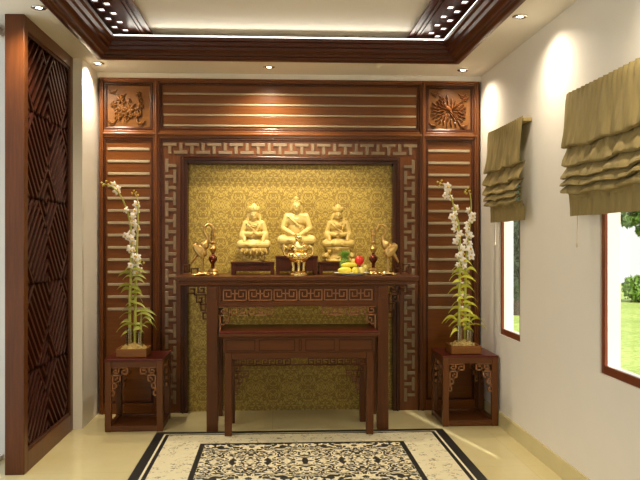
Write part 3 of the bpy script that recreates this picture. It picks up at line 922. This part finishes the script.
# ------------------------------------------------------------------ statue stands and statues
ZA = 1.1505
def stand(x0, x1, y0, y1, h, label):
    e = empty('statue_stand', ((x0+x1)/2, (y0+y1)/2, ZA), label, 'statue stand', 'dark wooden stands under the statues')
    p = MB(); p.box(x0, x1, y0, y1, ZA+h-.014, ZA+h); p.build('top_board', M['box'], e, bevel=.002)
    p = MB(); p.box(x0+.006, x1-.006, y0+.012, y0+.022, ZA+.028, ZA+h-.014); p.box(x0+.006, x1-.006, y1-.02, y1-.01, ZA+.028, ZA+h-.014)
    p.box(x0+.008, x0+.018, y0+.022, y1-.02, ZA+.028, ZA+h-.014); p.box(x1-.018, x1-.008, y0+.022, y1-.02, ZA+.028, ZA+h-.014)
    frame_ring(p, x0+.03, x1-.03, ZA+.04, ZA+h-.022, .004, y0+.008, y0+.013)
    p.build('apron', M['box'], e)
    for x in (x0+.004, x1-.032):
        for y in (y0+.006, y1-.034):
            q = MB(); q.box(x, x+.028, y, y+.028, ZA, ZA+h-.014); q.build('leg', M['box'], e, bevel=.002)
stand(-.342, -.003, 6.22, 6.46, .100, 'low dark wooden stand under the crowned statue, left of the incense burner')
stand(.003, .333, 6.20, 6.47, .146, 'tallest dark wooden stand, behind the brass incense burner under the middle statue')
stand(.339, .672, 6.22, 6.46, .100, 'low dark wooden stand behind the fruit plate')

def figure(m, kind):
    """seated cross-legged figure, about one unit high, looking to -Y"""
    for s in (-1, 1):
        m.cap((.13*s, .02, .13), (.36*s, -.13, .10), .125, .095)
        m.cap((.36*s, -.14, .09), (-.10*s, -.29 - .02*s, .085), .085, .055)
        m.ell((-.16*s, -.27-.03*s, .10), (.075, .04, .04))
        m.cap((.225*s, .03, .57), (.315*s, -.02, .34), .078, .066)
        if kind == 0:
            m.cap((.315*s, -.02, .33), (.085*s, -.25, .21), .062, .042)
            m.ell((.045*s, -.275, .205), (.06, .032, .026))
            for k in range(4): m.cap((.03*s, -.27-.014*k, .222), (-.035*s, -.275-.014*k, .224), .010, .007, 6)
        else:
            hz = .33 if kind == 1 else .30
            m.cap((.315*s, -.02, .33), (.08*s, -.2, hz), .075, .05)
            m.ell((.05*s, -.215, hz+.015), (.05, .035, .035))
            for k in range(4): m.cap((.045*s, -.225, hz+.02+.016*k), (-.01*s, -.24, hz+.03+.016*k), .010, .007, 6)
            # hanging sleeve
            m.cap((.27*s, -.06, .33), (.24*s, -.17, .17), .075, .05); m.ell((.30*s, -.05, .27), (.09, .10, .13))
        m.ell((.098*s, .015, .765), (.02, .032, .068))               # long ears
        m.ell((.040*s, -.103, .80), (.024, .014, .010))               # closed eyes
        m.cap((.015*s, -.112, .825), (.062*s, -.095, .83), .008, .006, 6)
    m.ell((0, .03, .30), (.205, .15, .24)); m.ell((0, .02, .49), (.24, .145, .135))
    m.cap((-.20, .03, .575), (.20, .03, .575), .075, .075)
    m.cap((0, .02, .60), (0, .0, .70), .072, .066)
    m.ell((0, -.01, .785), (.094, .108, .128))                        # head
    m.cap((0, -.112, .81), (0, -.128, .772), .010, .016, 6)           # nose
    m.ell((0, -.112, .735), (.030, .014, .009)); m.ell((0, -.105, .70), (.035, .022, .02))
    m.ell((0, -.06, .13), (.30, .20, .10))                            # robe across the lap
    # robe folds
    m.tube([(-.20, -.06, .58), (-.08, -.135, .48), (.10, -.155, .36), (.2, -.10, .26)], [.018]*4, 6)
    if kind: m.tube([(.20, -.06, .58), (.12, -.13, .47), (.06, -.16, .36), (.0, -.17, .26)], [.014]*4, 6)
    for k in range(4):
        m.tube([(-.30+.04*k, -.20, .10+.02*k), (-.1, -.30+.02*k, .135+.02*k), (.1, -.30+.02*k, .135+.02*k), (.30-.04*k, -.20, .10+.02*k)], [.011]*4, 6)
    if kind == 0:
        pass
    else:
        m.ell((0, .045, .78), (.110, .10, .12))
        m.lathe([(.10, .86), (.115, .885), (.112, .92), (.08, .96), (.055, 1.0), (.02, 1.04)], (0, .0, 0), 16)
        for k in range(7):
            a = PI + PI*k/6; m.ell((.10*math.cos(a), .10*math.sin(a), .93), (.024, .018, .05), nu=8, nv=6)
        for s in (-1, 1):
            m.tube([(.11*s, .03, .82), (.15*s, .02, .68), (.17*s, -.03, .55)], [.03, .032, .022], 8)
        m.tube([(-.13, -.08, .60), (-.06, -.135, .54), (.06, -.135, .54), (.13, -.08, .60)], [.014]*4, 6)
        for k in range(5): m.ell((-.08+.04*k, -.14, .52-.02*(1-abs(k-2)/2)), .02, nu=6, nv=5)
    return m
def lotus(m, cx, cy, z0, h, r, seed=0):
    m.lathe([(r*.62, 0), (r*.66, h*.10), (r*.58, h*.16), (r*.46, h*.30), (r*.44, h*.40), (r*.62, h*.5), (r*.86, h*.72), (r*.92, h*.94), (r*.88, h)], (cx, cy, z0), 28)
    for ring, (rr, zz, n, tl) in enumerate(((.80, .66, 14, .55), (.90, .82, 14, .3), (.56, .30, 14, -.9))):
        for k in range(n):
            a = 2*PI*(k+.5*ring)/n
            m.ell((cx+math.cos(a)*r*rr, cy+math.sin(a)*r*rr, z0+h*zz), (r*.07, r*.15, h*.20), (tl, 0, a-PI/2 if tl > 0 else a-PI/2), 10, 7)
def hair(m):
    m.ell((0, .022, .838), (.104, .108, .092)); m.ell((0, .020, .935), (.056, .056, .052))
    for k in range(60):
        a = k*2.4; z = .80+.115*(k/60)
        if math.sin(a) < -.2 and z < .868: continue
        r = .104*math.sqrt(max(.05, 1-((z-.838)/.115)**2))
        m.ell((math.cos(a)*r, .022+math.sin(a)*r*1.04, z), .016, nu=6, nv=4)
    return m
def rehead(m):
    out = []
    for x, y, z in m.v:
        if z > .665 and abs(x) < .19:
            k = min(1, (z-.665)/.06); sc = 1+.22*k; x *= sc; y *= sc; z = .665+(z-.665)*1.08 - .03*k
        out.append((x*.86, y, z))
    m.v = out; return m
def statue(cx, cy, z0, figh, kind, lh, lr, label, mat, name):
    e = empty(name, (cx, cy, z0), label, 'statue')
    b = MB(); lotus(b, cx, cy, z0+.0005, lh, lr) if kind < 2 else rocky(b, cx, cy, z0+.0005, lh, lr)
    b.build('lotus_base' if kind < 2 else 'carved_base', M['lotus'] if kind != 2 else M['gilt2'], e, smooth=60)
    m = rehead(figure(MB(), kind)); m.xform((cx, cy, z0+lh-.004), figh)
    fo = m.build('seated_figure', mat, e, remesh=.0023)
    if kind == 0:
        hm = rehead(hair(MB())); hm.xform((cx, cy, z0+lh-.004), figh); hm.build('hair', M['gilt2'], fo, smooth=60)
def rocky(m, cx, cy, z0, h, r):
    rnd = random.Random(5)
    m.lathe([(r*.95, 0), (r*.98, h*.08), (r*.80, h*.2), (r*.66, h*.45), (r*.72, h*.7), (r*.9, h*.92), (r*.88, h)], (cx, cy, z0), 24)
    for k in range(46):
        a = rnd.uniform(0, 2*PI); z = rnd.uniform(.12, .92); q = r*(.70+.2*abs(z-.45))
        m.ell((cx+math.cos(a)*q, cy+math.sin(a)*q, z0+h*z), (r*rnd.uniform(.10, .2),)*2 + (h*rnd.uniform(.08, .16),), (rnd.random(), rnd.random(), a), 8, 6)
    # crouching lion heads to either side
    for s in (-1, 1):
        m.ell((cx+s*r*.75, cy-r*.45, z0+h*.35), (r*.26, r*.26, h*.28)); m.ell((cx+s*r*.78, cy-r*.72, z0+h*.42), (r*.15, r*.13, h*.15))
        m.ell((cx+s*r*.80, cy-r*.82, z0+h*.36), (r*.08, r*.08, h*.07))
        for q in (-1, 1): m.ell((cx+s*r*.78+q*r*.1, cy-r*.66, z0+h*.57), (r*.05, r*.05, h*.06))
        m.cap((cx+s*r*.72, cy-r*.62, z0+h*.25), (cx+s*r*.72, cy-r*.72, z0+.01), r*.08, r*.09)
statue(.170, 6.34, ZA+.146, .392, 0, .088, .135, 'gilded seated figure with bare head, middle and tallest of the three statues', M['gilt'], 'seated_statue')
statue(-.166, 6.34, ZA+.100, .345, 1, .105, .125, 'gilded crowned seated figure on a lotus base, left of the incense burner', M['gilt'], 'seated_statue')
statue(.500, 6.34, ZA+.100, .335, 2, .112, .130, 'gilded crowned seated figure on a rugged carved base behind the fruit plate', M['gilt2'], 'seated_statue')

# ------------------------------------------------------------------ incense burner
bx, by = .178, 6.075
e = empty('incense_burner', (bx, by, ZA), 'polished brass lidded incense burner on three legs, in front of the middle statue', 'incense burner')
m = MB(); m.lathe([(.072, .0), (.072, .012), (.066, .018), (.058, .022), (.060, .032), (.050, .036)], (bx, by, ZA), 28); m.build('foot_plate', M['gold'], e, smooth=40)
for k in range(3):
    a = -PI/2 + 2*PI*k/3 + .0
    dx, dy = math.cos(a), math.sin(a)
    q = MB(); q.tube([(bx+dx*.046, by+dy*.046, ZA+.034), (bx+dx*.043, by+dy*.043, ZA+.065), (bx+dx*.050, by+dy*.050, ZA+.095), (bx+dx*.052, by+dy*.052, ZA+.125)], [.014, .011, .014, .022], 10)
    q.build('leg', M['gold'], e, smooth=60)
m = MB(); m.lathe([(.02, .098), (.055, .104), (.078, .122), (.086, .148), (.080, .168), (.066, .178), (.070, .190), (.080, .194), (.080, .204), (.066, .206)], (bx, by, ZA), 32)
for k in range(16):
    a = 2*PI*k/16; m.ell((bx+math.cos(a)*.083, by+math.sin(a)*.083, ZA+.148), (.010, .010, .014), nu=8, nv=6)
m.build('bowl', M['gold'], e, smooth=50)
for s in (-1, 1):
    q = MB(); q.tube([(bx+s*.078, by, ZA+.150), (bx+s*.104, by, ZA+.158), (bx+s*.112, by, ZA+.185), (bx+s*.106, by, ZA+.212), (bx+s*.092, by, ZA+.218), (bx+s*.086, by, ZA+.205)], [.011, .010, .009, .010, .010, .007], 8)
    q.build('handle', M['gold'], e, smooth=60)
m = MB(); m.lathe([(.070, .206), (.072, .214), (.060, .232), (.044, .244), (.040, .250), (.030, .256), (.014, .262)], (bx, by, ZA), 28)
m.ell((bx, by, ZA+.276), (.026, .022, .018)); m.ell((bx, by-.018, ZA+.290), (.014, .014, .013)); m.ell((bx-.016, by+.004, ZA+.29), (.010, .010, .016)); m.ell((bx+.016, by+.004, ZA+.29), (.010, .010, .016)); m.cap((bx, by+.016, ZA+.28), (bx, by+.01, ZA+.306), .010, .007)
m.build('lid', M['gold'], e, smooth=60)

# ------------------------------------------------------------------ cranes and candlesticks
def crane(cx, cy, face, label):
    e = empty('brass_crane', (cx, cy, ZA), label, 'crane ornament', 'brass cranes at the ends of the altar')
    m = MB()
    # local: faces +x
    m.ell((-.008, 0, .196), (.066, .032, .034), (0, .80, 0)); m.ell((.022, 0, .228), (.036, .027, .034))
    for s in (-1, 1): m.ell((-.022, .022*s, .186), (.064, .012, .026), (0, .92, 0))
    for k in (-1, 0, 1): m.cap((-.030, .010*k, .170), (-.072, .012*k, .098 + .006*abs(k)), .018, .005)
    neck = [(.026, 0, .232), (.046, 0, .262), (.048, 0, .288), (.028, 0, .315), (.018, 0, .345), (.026, 0, .372), (.050, 0, .388), (.076, 0, .380), (.086, 0, .358)]
    m.tube(neck, [.027, .020, .0145, .0125, .0115, .011, .011, .0115, .012], 10)
    m.ell((.088, 0, .352), (.014, .012, .018)); m.cap((.089, 0, .34), (.094, 0, .285), .008, .003, 8)
    for s in (-1, 1):
        m.cap((.004, .012*s, .18), (.010, .012*s, .12), .013, .007); m.cap((.010, .012*s, .12), (.004+.004*s, .012*s, .026), .0062, .006)
        for a in (-.5, 0, .5): m.cap((.004+.004*s, .012*s, .028), (.004+.026*math.cos(a), .012*s+.026*math.sin(a), .024), .005, .0035, 6)
    m.xform((cx, cy, ZA), 1., 0., face < 0)
    m.build('crane_body', M['bronze'], e, remesh=.0030)
    t = MB()   # turtle under its feet
    t.ell((.008, 0, .016), (.056, .042, .016)); t.ell((.070, 0, .018), (.018, .012, .010)); t.ell((-.05, 0, .010), (.022, .008, .006))
    for sx in (-1, 1):
        for sy in (-1, 1): t.ell((.008+sx*.040, sy*.040, .008), (.020, .012, .008), (0, 0, sx*sy*.6))
    t.xform((cx, cy, ZA+.0005), 1., 0., face < 0); t.build('turtle_base', M['gold'], e, smooth=60)
def candlestick(cx, cy, label, mat):
    e = empty('candlestick', (cx, cy, ZA), label, 'candlestick', 'turned candlesticks beside the cranes')
    m = MB(); m.lathe([(.048, .0), (.048, .010), (.040, .016), (.036, .028), (.041, .034), (.030, .042), (.016, .052)], (cx, cy, ZA+.0005), 24); m.build('foot', M['bronze'], e, smooth=40)
    m = MB(); m.lathe([(.014, .052), (.013, .085), (.020, .098), (.034, .118), (.033, .134), (.020, .150), (.011, .160), (.012, .170)], (cx, cy, ZA), 24); m.build('stem_bulb', M['dbronze'], e, smooth=50)
    m = MB(); m.lathe([(.012, .170), (.024, .188), (.027, .204), (.016, .220), (.013, .236), (.021, .246), (.021, .252), (.015, .258), (.0155, .30), (.021, .306), (.021, .314), (.016, .318), (.016, .342), (.010, .346)], (cx, cy, ZA), 20); m.build('candle_socket', mat, e, smooth=40)
crane(-.553, 6.07, 1, 'brass crane on a turtle at the left end of the altar, facing right')
crane(.868, 6.07, -1, 'brass crane on a turtle at the right end of the altar, facing left')
candlestick(-.478, 6.20, 'dark bronze candlestick behind the left brass crane', M['bronze'])
candlestick(.765, 6.20, 'dark bronze candlestick between the fruit plate and the right brass crane', M['bronze'])

# ------------------------------------------------------------------ fruit
fx, fy = .583, 6.06
m = MB(); m.lathe([(.07, .0), (.072, .006), (.10, .010), (.134, .020), (.136, .0225), (.10, .015), (.02, .012)], (fx, fy, ZA+.0005), 36)
tag(m.build('fruit_plate', M['plate'], smooth=60, origin=(fx, fy, ZA)), 'shallow white plate of fruit on the altar', 'plate')
ZP = ZA+.016
def fruit(name, parts, label, cat, group, loc):
    """parts: list of (meshbuilder, part name, material); first carries the others"""
    e = empty(name, loc, label, cat, group)
    for mb, pn, mt in parts: mb.build(pn, mt, e, smooth=70)
def long_fruit(x0, x1, y, z, r, label, bend=.012):
    m = MB(); pts = []; rad = []
    for k in range(13):
        t = k/12; pts.append((x0+(x1-x0)*t, y-bend*math.sin(PI*t), z+bend*.3*math.sin(PI*t))); rad.append(max(.004, r*math.sin(PI*(.06+.88*t))**.45))
    m.tube(pts, rad, 12)
    s = MB(); s.tube([(x1-.002, y, z), (x1+.010, y+.002, z+.004)], [.004, .003], 6)
    fruit('yellow_mango', [(m, 'skin', M['yellow']), (s, 'stalk', M['stemdark'])], label, 'fruit', 'yellow fruit on the plate', ((x0+x1)/2, y, z-r))
long_fruit(fx-.108, fx-.008, fy-.055, ZP+.022, .025, 'long yellow mango at the front left of the fruit plate')
long_fruit(fx-.080, fx+.034, fy-.030, ZP+.062, .019, 'long yellow mango lying on top of the other yellow fruit')
def round_fruit(name, x, y, z, r, mat, label, group, sz=1.):
    m = MB(); prof = []
    for k in range(15):
        ph = PI*k/14; rr = r*math.sin(ph); zz = -r*sz*math.cos(ph)
        if k > 11: zz -= r*.10*(k-11)/3*(k-11)/3
        prof.append((max(.0005, rr), zz))
    m.lathe(prof, (x, y, z), 18)
    s = MB(); s.tube([(x, y, z+r*sz*.84), (x+.003, y, z+r*sz*1.08)], [.0035, .0025], 6)
    fruit(name, [(m, 'skin', mat), (s, 'stalk', M['stemdark'])], label, 'fruit', group, (x, y, z-r*sz))
round_fruit('yellow_pear', fx+.018, fy-.072, ZP+.024, .026, M['yellow'], 'round yellow fruit at the front middle of the plate', 'yellow fruit on the plate')
round_fruit('yellow_pear', fx+.070, fy-.050, ZP+.024, .026, M['pear'], 'pale yellow fruit at the front right of the plate, below the red fruit', 'yellow fruit on the plate', 1.1)
round_fruit('yellow_pear', fx+.092, fy-.005, ZP+.040, .026, M['pear'], 'pale yellow fruit at the right rim of the plate, behind the lower one', 'yellow fruit on the plate', 1.15)
round_fruit('tan_pear', fx+.018, fy+.026, ZP+.085, .026, M['pear'], 'tan fruit resting between the green pineapple and the red fruit', None, 1.1)
round_fruit('red_apple', fx+.056, fy-.012, ZP+.098, .036, M['red'], 'shiny red apple on top of the fruit plate', None, 1.0)
for k, (x, y) in enumerate(((-.03, .04), (.05, .045))):   # fruit underneath, filling the plate
    round_fruit('yellow_pear', fx+x, fy+y, ZP+.024, .026, M['pear'], ['pale yellow fruit under the green pineapple at the back of the plate', 'pale yellow fruit at the back of the plate under the red apple'][k], 'yellow fruit on the plate')
# green pineapple standing on the plate
gx, gy = fx-.050, fy+.035
m = MB(); prof = [(.016, .0), (.028, .012), (.034, .04), (.032, .065), (.022, .085), (.010, .095)]
m.lathe(prof, (gx, gy, ZP+.03), 18)
for i in range(8):
    for k in range(11):
        a = 2*PI*(k+.5*(i % 2))/11; z = .012+i*.0125; r = .033 if .02 < z < .065 else .024
        m.ell((gx+math.cos(a)*r, gy+math.sin(a)*r, ZP+.03+z), (.007, .007, .008), nu=6, nv=4)
l = MB()
for ring, (n, L, sp) in enumerate(((10, .050, 1.0), (10, .065, .66), (9, .078, .36), (6, .085, .14))):
    for k in range(n):
        a = 2*PI*(k+.4*ring)/n; d = Vector((math.cos(a), math.sin(a), 0)); s = Vector((-d.y, d.x, 0)); vs = []
        for i in range(5):
            t = i/4; c = Vector((gx, gy, ZP+.105)) + d*(.008+L*sp*t*t*.9+.012*t) + Vector((0, 0, L*t*(1-.15*t))); w = .012*(1-t*t)+.0008
            vs += [c-s*w, c+s*w]
        l.add(vs, [(2*i, 2*i+1, 2*i+3, 2*i+2) for i in range(4)])
fruit('green_pineapple', [(m, 'scaly_skin', M['greenfruit']), (l, 'leaf_crown', M['greenleaf'])], 'small green pineapple with a leafy crown standing on the plate', 'fruit', None, (gx, gy, ZP))

# ------------------------------------------------------------------ roman blinds
def blind(y0, y1, label, seed):
    rnd = random.Random(seed)
    ztop, zbot = 2.246, 1.555
    e = empty('roman_blind', (XR-.05, (y0+y1)/2, zbot), label, 'roman blind', 'olive tan roman blinds over the windows')
    h = MB(); h.box(XR-.060, XR-.002, y0+.03, y1-.01, ztop-.03, ztop-.004); h.build('head_rail', M['fabric'], e, bevel=.003)
    # profile: height, stand-off from the wall
    key = [(2.248, .072), (2.21, .078), (2.12, .084), (2.03, .092), (1.965, .102), (1.942, .104), (1.935, .085), (1.950, .066),
           (1.92, .074), (1.865, .100), (1.838, .108), (1.830, .090), (1.842, .070), (1.82, .082), (1.785, .112), (1.770, .116), (1.765, .096), (1.776, .076),
           (1.765, .086), (1.738, .114), (1.724, .118), (1.720, .098), (1.730, .076), (1.718, .088), (1.692, .114), (1.680, .114), (1.676, .092), (1.682, .068), (1.655, .060), (1.60, .056), (1.555, .056)]
    NZ = []
    for (za, xa), (zb, xb) in zip(key, key[1:]):
        for k in range(3): t = k/3; NZ.append((za+(zb-za)*t, xa+(xb-xa)*t))
    NZ.append(key[-1]); n = 90; m = MB(); vs = []; fs = []
    ph = [rnd.uniform(0, 6) for _ in range(12)]
    for i, (z, s) in enumerate(NZ):
        f = min(1, max(0, (2.235-z)/.3))
        for j in range(n+1):
            u = j/n; y = y0+(y1-y0)*u
            gather = .006*math.sin(u*2*PI*17+.6*math.sin(u*19))*max(0, 1-(2.235-z)/.10)
            soft = .007*f*(math.sin(u*23+ph[0]+z*9)+.7*math.sin(u*41+ph[1]-z*14)+.5*math.sin(u*67+ph[2]+z*22))
            sag = -.010*math.sin(u*PI)*(1 if 1.66 < z < 2.0 else .3) + .006*f*math.sin(u*15+ph[3]+z*30)*(1 if z > 1.66 else .2)
            if z <= 1.66: soft *= .35
            vs.append((XR-s-gather-soft, y, z+sag))
    for i in range(len(NZ)-1):
        for j in range(n): fs.append((i*(n+1)+j, i*(n+1)+j+1, (i+1)*(n+1)+j+1, (i+1)*(n+1)+j))
    m.add(vs, fs); o = m.build('fabric', M['fabric'], e, smooth=80)
    c = MB(); c.tube([(XR-.018, y1-.02, ztop), (XR-.022, y1-.022, 1.9), (XR-.018, y1-.018, 1.52), (XR-.020, y1-.016, 1.40)], .0022, 6)
    c.ell((XR-.020, y1-.016, 1.39), (.006, .006, .014)); c.build('pull_cord', M['cordm'], e)
blind(5.24, 6.11, 'olive tan roman blind over the far window beside the altar panelling', 2)
blind(3.43, 4.44, 'olive tan roman blind over the near window, close to the camera', 5)

# ------------------------------------------------------------------ garden outside
ZG = -2.0
b = MB(); b.box(2.2, 60, -6, 62, ZG-.2, ZG); o = b.build('lawn', M['lawn']); struct(o)
def leaf_cloud(mb, clumps, n, size, rnd):
    for _ in range(n):
        c, r = rnd.choice(clumps)
        v = Vector((rnd.gauss(0, 1), rnd.gauss(0, 1), rnd.gauss(0, 1))).normalized()*(rnd.random()**.4)
        p = Vector(c) + Vector((v.x*r[0], v.y*r[1], v.z*r[2]))
        R = Euler((rnd.uniform(0, 6), rnd.uniform(0, 6), rnd.uniform(0, 6))).to_matrix(); s = size*rnd.uniform(.6, 1.3)
        mb.add([p+R@Vector((-s, 0, 0)), p+R@Vector((0, -s*.55, 0)), p+R@Vector((s, 0, 0)), p+R@Vector((0, s*.55, 0))], [(0,1,2,3)])
def tree(x, y, th, r, clumps, n, size, leafmat, label, seed):
    rnd = random.Random(seed)
    e = empty('tree', (x, y, ZG), label, 'tree')
    t = MB(); t.tube([(x, y, ZG), (x+.05, y, ZG+th*.4), (x-.05, y+.05, ZG+th*.75), (x, y, ZG+th)], [r*1.3, r, r*.8, r*.4], 10)
    for c, rr in clumps: t.tube([(x, y, ZG+th*.7), Vector((x, y, ZG+th*.8)).lerp(Vector(c), .6), c], [r*.4, r*.22, r*.06], 6)
    t.build('trunk', M['bark'], e, smooth=60)
    l = MB(); leaf_cloud(l, clumps, n, size, rnd); l.build('foliage', leafmat, e)
rnd = random.Random(21)
tx, ty = 9.0, 16.0
cl = [((tx+rnd.uniform(-1.5, 1.5), ty+rnd.uniform(-1.5, 1.5), 3.2+rnd.uniform(-1.3, 1.6)), (.62, .62, .42)) for _ in range(20)]
cl += [((7.05, 16, 2.10), (.30, .4, .12)), ((7.28, 16.1, 1.84), (.20, .3, .12)), ((7.0, 15.8, 2.35), (.35, .4, .2)), ((7.4, 16, 2.12), (.2, .3, .14)), ((7.62, 16, 1.62), (.2, .3, .12)), ((7.8, 16, 2.0), (.4, .4, .35))]
tree(tx, ty, 5.2, .22, cl, 9000, .075, M['treeleaf'], 'leafy tree whose branches hang into the view of the near window', 1)
tx, ty = 11.05, 36.0
cl = [((tx+rnd.uniform(-1.0, 1.0), ty+rnd.uniform(-1., 1.), -.8+k*.42), (1.0-.03*k, 1.0, .6)) for k in range(16)]
tree(tx, ty, 7., .28, cl, 9000, .16, M['darkleaf'], 'tall dark tree seen through the narrow far window', 2)
for k in range(11):
    x = 8.3 + k*2.35; y = 43.5+rnd.uniform(-.8, .8); hgt = 1.5*rnd.uniform(.85, 1.12); r = 1.0*rnd.uniform(.9, 1.08)
    e = empty('garden_bush', (x, y, ZG), 'rounded green bush in the row at the far edge of the lawn', 'bush', 'bushes at the far edge of the lawn')
    t = MB()
    for q in range(5):
        a = q*1.3; t.tube([(x, y, ZG), (x+.3*math.cos(a), y+.3*math.sin(a), ZG+.4), (x+.8*math.cos(a), y+.8*math.sin(a), ZG+hgt*.8)], [.06, .04, .02], 6)
    t.build('stems', M['bark'], e)
    l = MB(); leaf_cloud(l, [((x, y, ZG+hgt*.45), (r, r, hgt*.5)), ((x+.3, y-.3, ZG+hgt*.6), (r*.6, r*.6, hgt*.42)), ((x-.35, y-.2, ZG+hgt*.5), (r*.6, r*.6, hgt*.42))], 1700, .13, rnd)
    l.build('foliage', M['bushleaf'], e)

# ------------------------------------------------------------------ light, sky, camera
w = bpy.data.worlds.new('sky'); scene.world = w; w.use_nodes = True
nt = w.node_tree; bg = nt.nodes['Background']
tc = nt.nodes.new('ShaderNodeTexCoord'); sp = nt.nodes.new('ShaderNodeSeparateXYZ'); nt.links.new(tc.outputs['Generated'], sp.inputs[0])
z = V(nt, sp.outputs[2]); c = mix(nt, ss(z, .0, .5), (.99, .975, .94), (.70, .83, 1.))
nt.links.new(c, bg.inputs[0]); bg.inputs[1].default_value = 1.05

def lamp(name, kind, loc, energy, col, rot=None, aim=None, **kw):
    d = bpy.data.lights.new(name, kind); d.energy = energy; d.color = col
    for k, v in kw.items(): setattr(d, k, v)
    o = bpy.data.objects.new(name, d); COL.objects.link(o); o.location = loc
    if aim: o.rotation_euler = (Vector(aim)-Vector(loc)).to_track_quat('-Z', 'Y').to_euler()
    if rot: o.rotation_euler = rot
    return o
lamp('sun', 'SUN', (4, -6, 8), 5.0, (1, .95, .85), aim=(4-.20*5, -6+.8*5, 8-.55*5), angle=.02)
# added unseen fill light behind the camera and the other downlights of the ceiling border
lamp('room_fill', 'AREA', (0.1, .9, 2.70), 24, (1, .88, .70), aim=(.1, 3.2, 0), shape='RECTANGLE', size=2.0, size_y=1.2)
for x, y in ((1.489, 3.2), (-1.38, 3.35)):
    lamp('border_spot', 'SPOT', (x, y, ZC-.03), 55, (1, .88, .68), rot=(0,0,0), spot_size=math.radians(150), spot_blend=1., shadow_soft_size=.03)
# strip lamps lying in the cove behind the crown, washing the recessed ceiling
lamp('cove_lamp', 'AREA', (.045, 6.10, ZC+.15), 2.8, (1, .92, .78), aim=(.045, 4.6, ZT+.25), shape='RECTANGLE', size=2.3, size_y=.05)
lamp('cove_lamp', 'AREA', (-1.36, 3.4, ZC+.15), 2.8, (1, .92, .78), aim=(.1, 3.4, ZT+.25), shape='RECTANGLE', size=.05, size_y=4.6)
lamp('cove_lamp', 'AREA', (1.45, 3.4, ZC+.15), 2.8, (1, .92, .78), aim=(0, 3.4, ZT+.25), shape='RECTANGLE', size=.05, size_y=4.6)
# altar spot washing the statues and the gold niche
lamp('altar_spot', 'SPOT', (.15, 5.35, ZC-.03), 112, (1, .84, .56), aim=(.13, 6.55, 1.50), spot_size=math.radians(66), spot_blend=.8, shadow_soft_size=.06)

cam = bpy.data.cameras.new('camera'); co = bpy.data.objects.new('camera', cam); COL.objects.link(co)
co.location = (0, 0, 1.42); co.rotation_euler = (PI/2, 0, -math.atan(45/800))
cam.sensor_width = 36; cam.lens = 800/640*36; cam.clip_end = 300
scene.camera = co
scene.view_settings.view_transform = 'Standard'; scene.view_settings.look = 'None'
scene.view_settings.exposure = 0.08
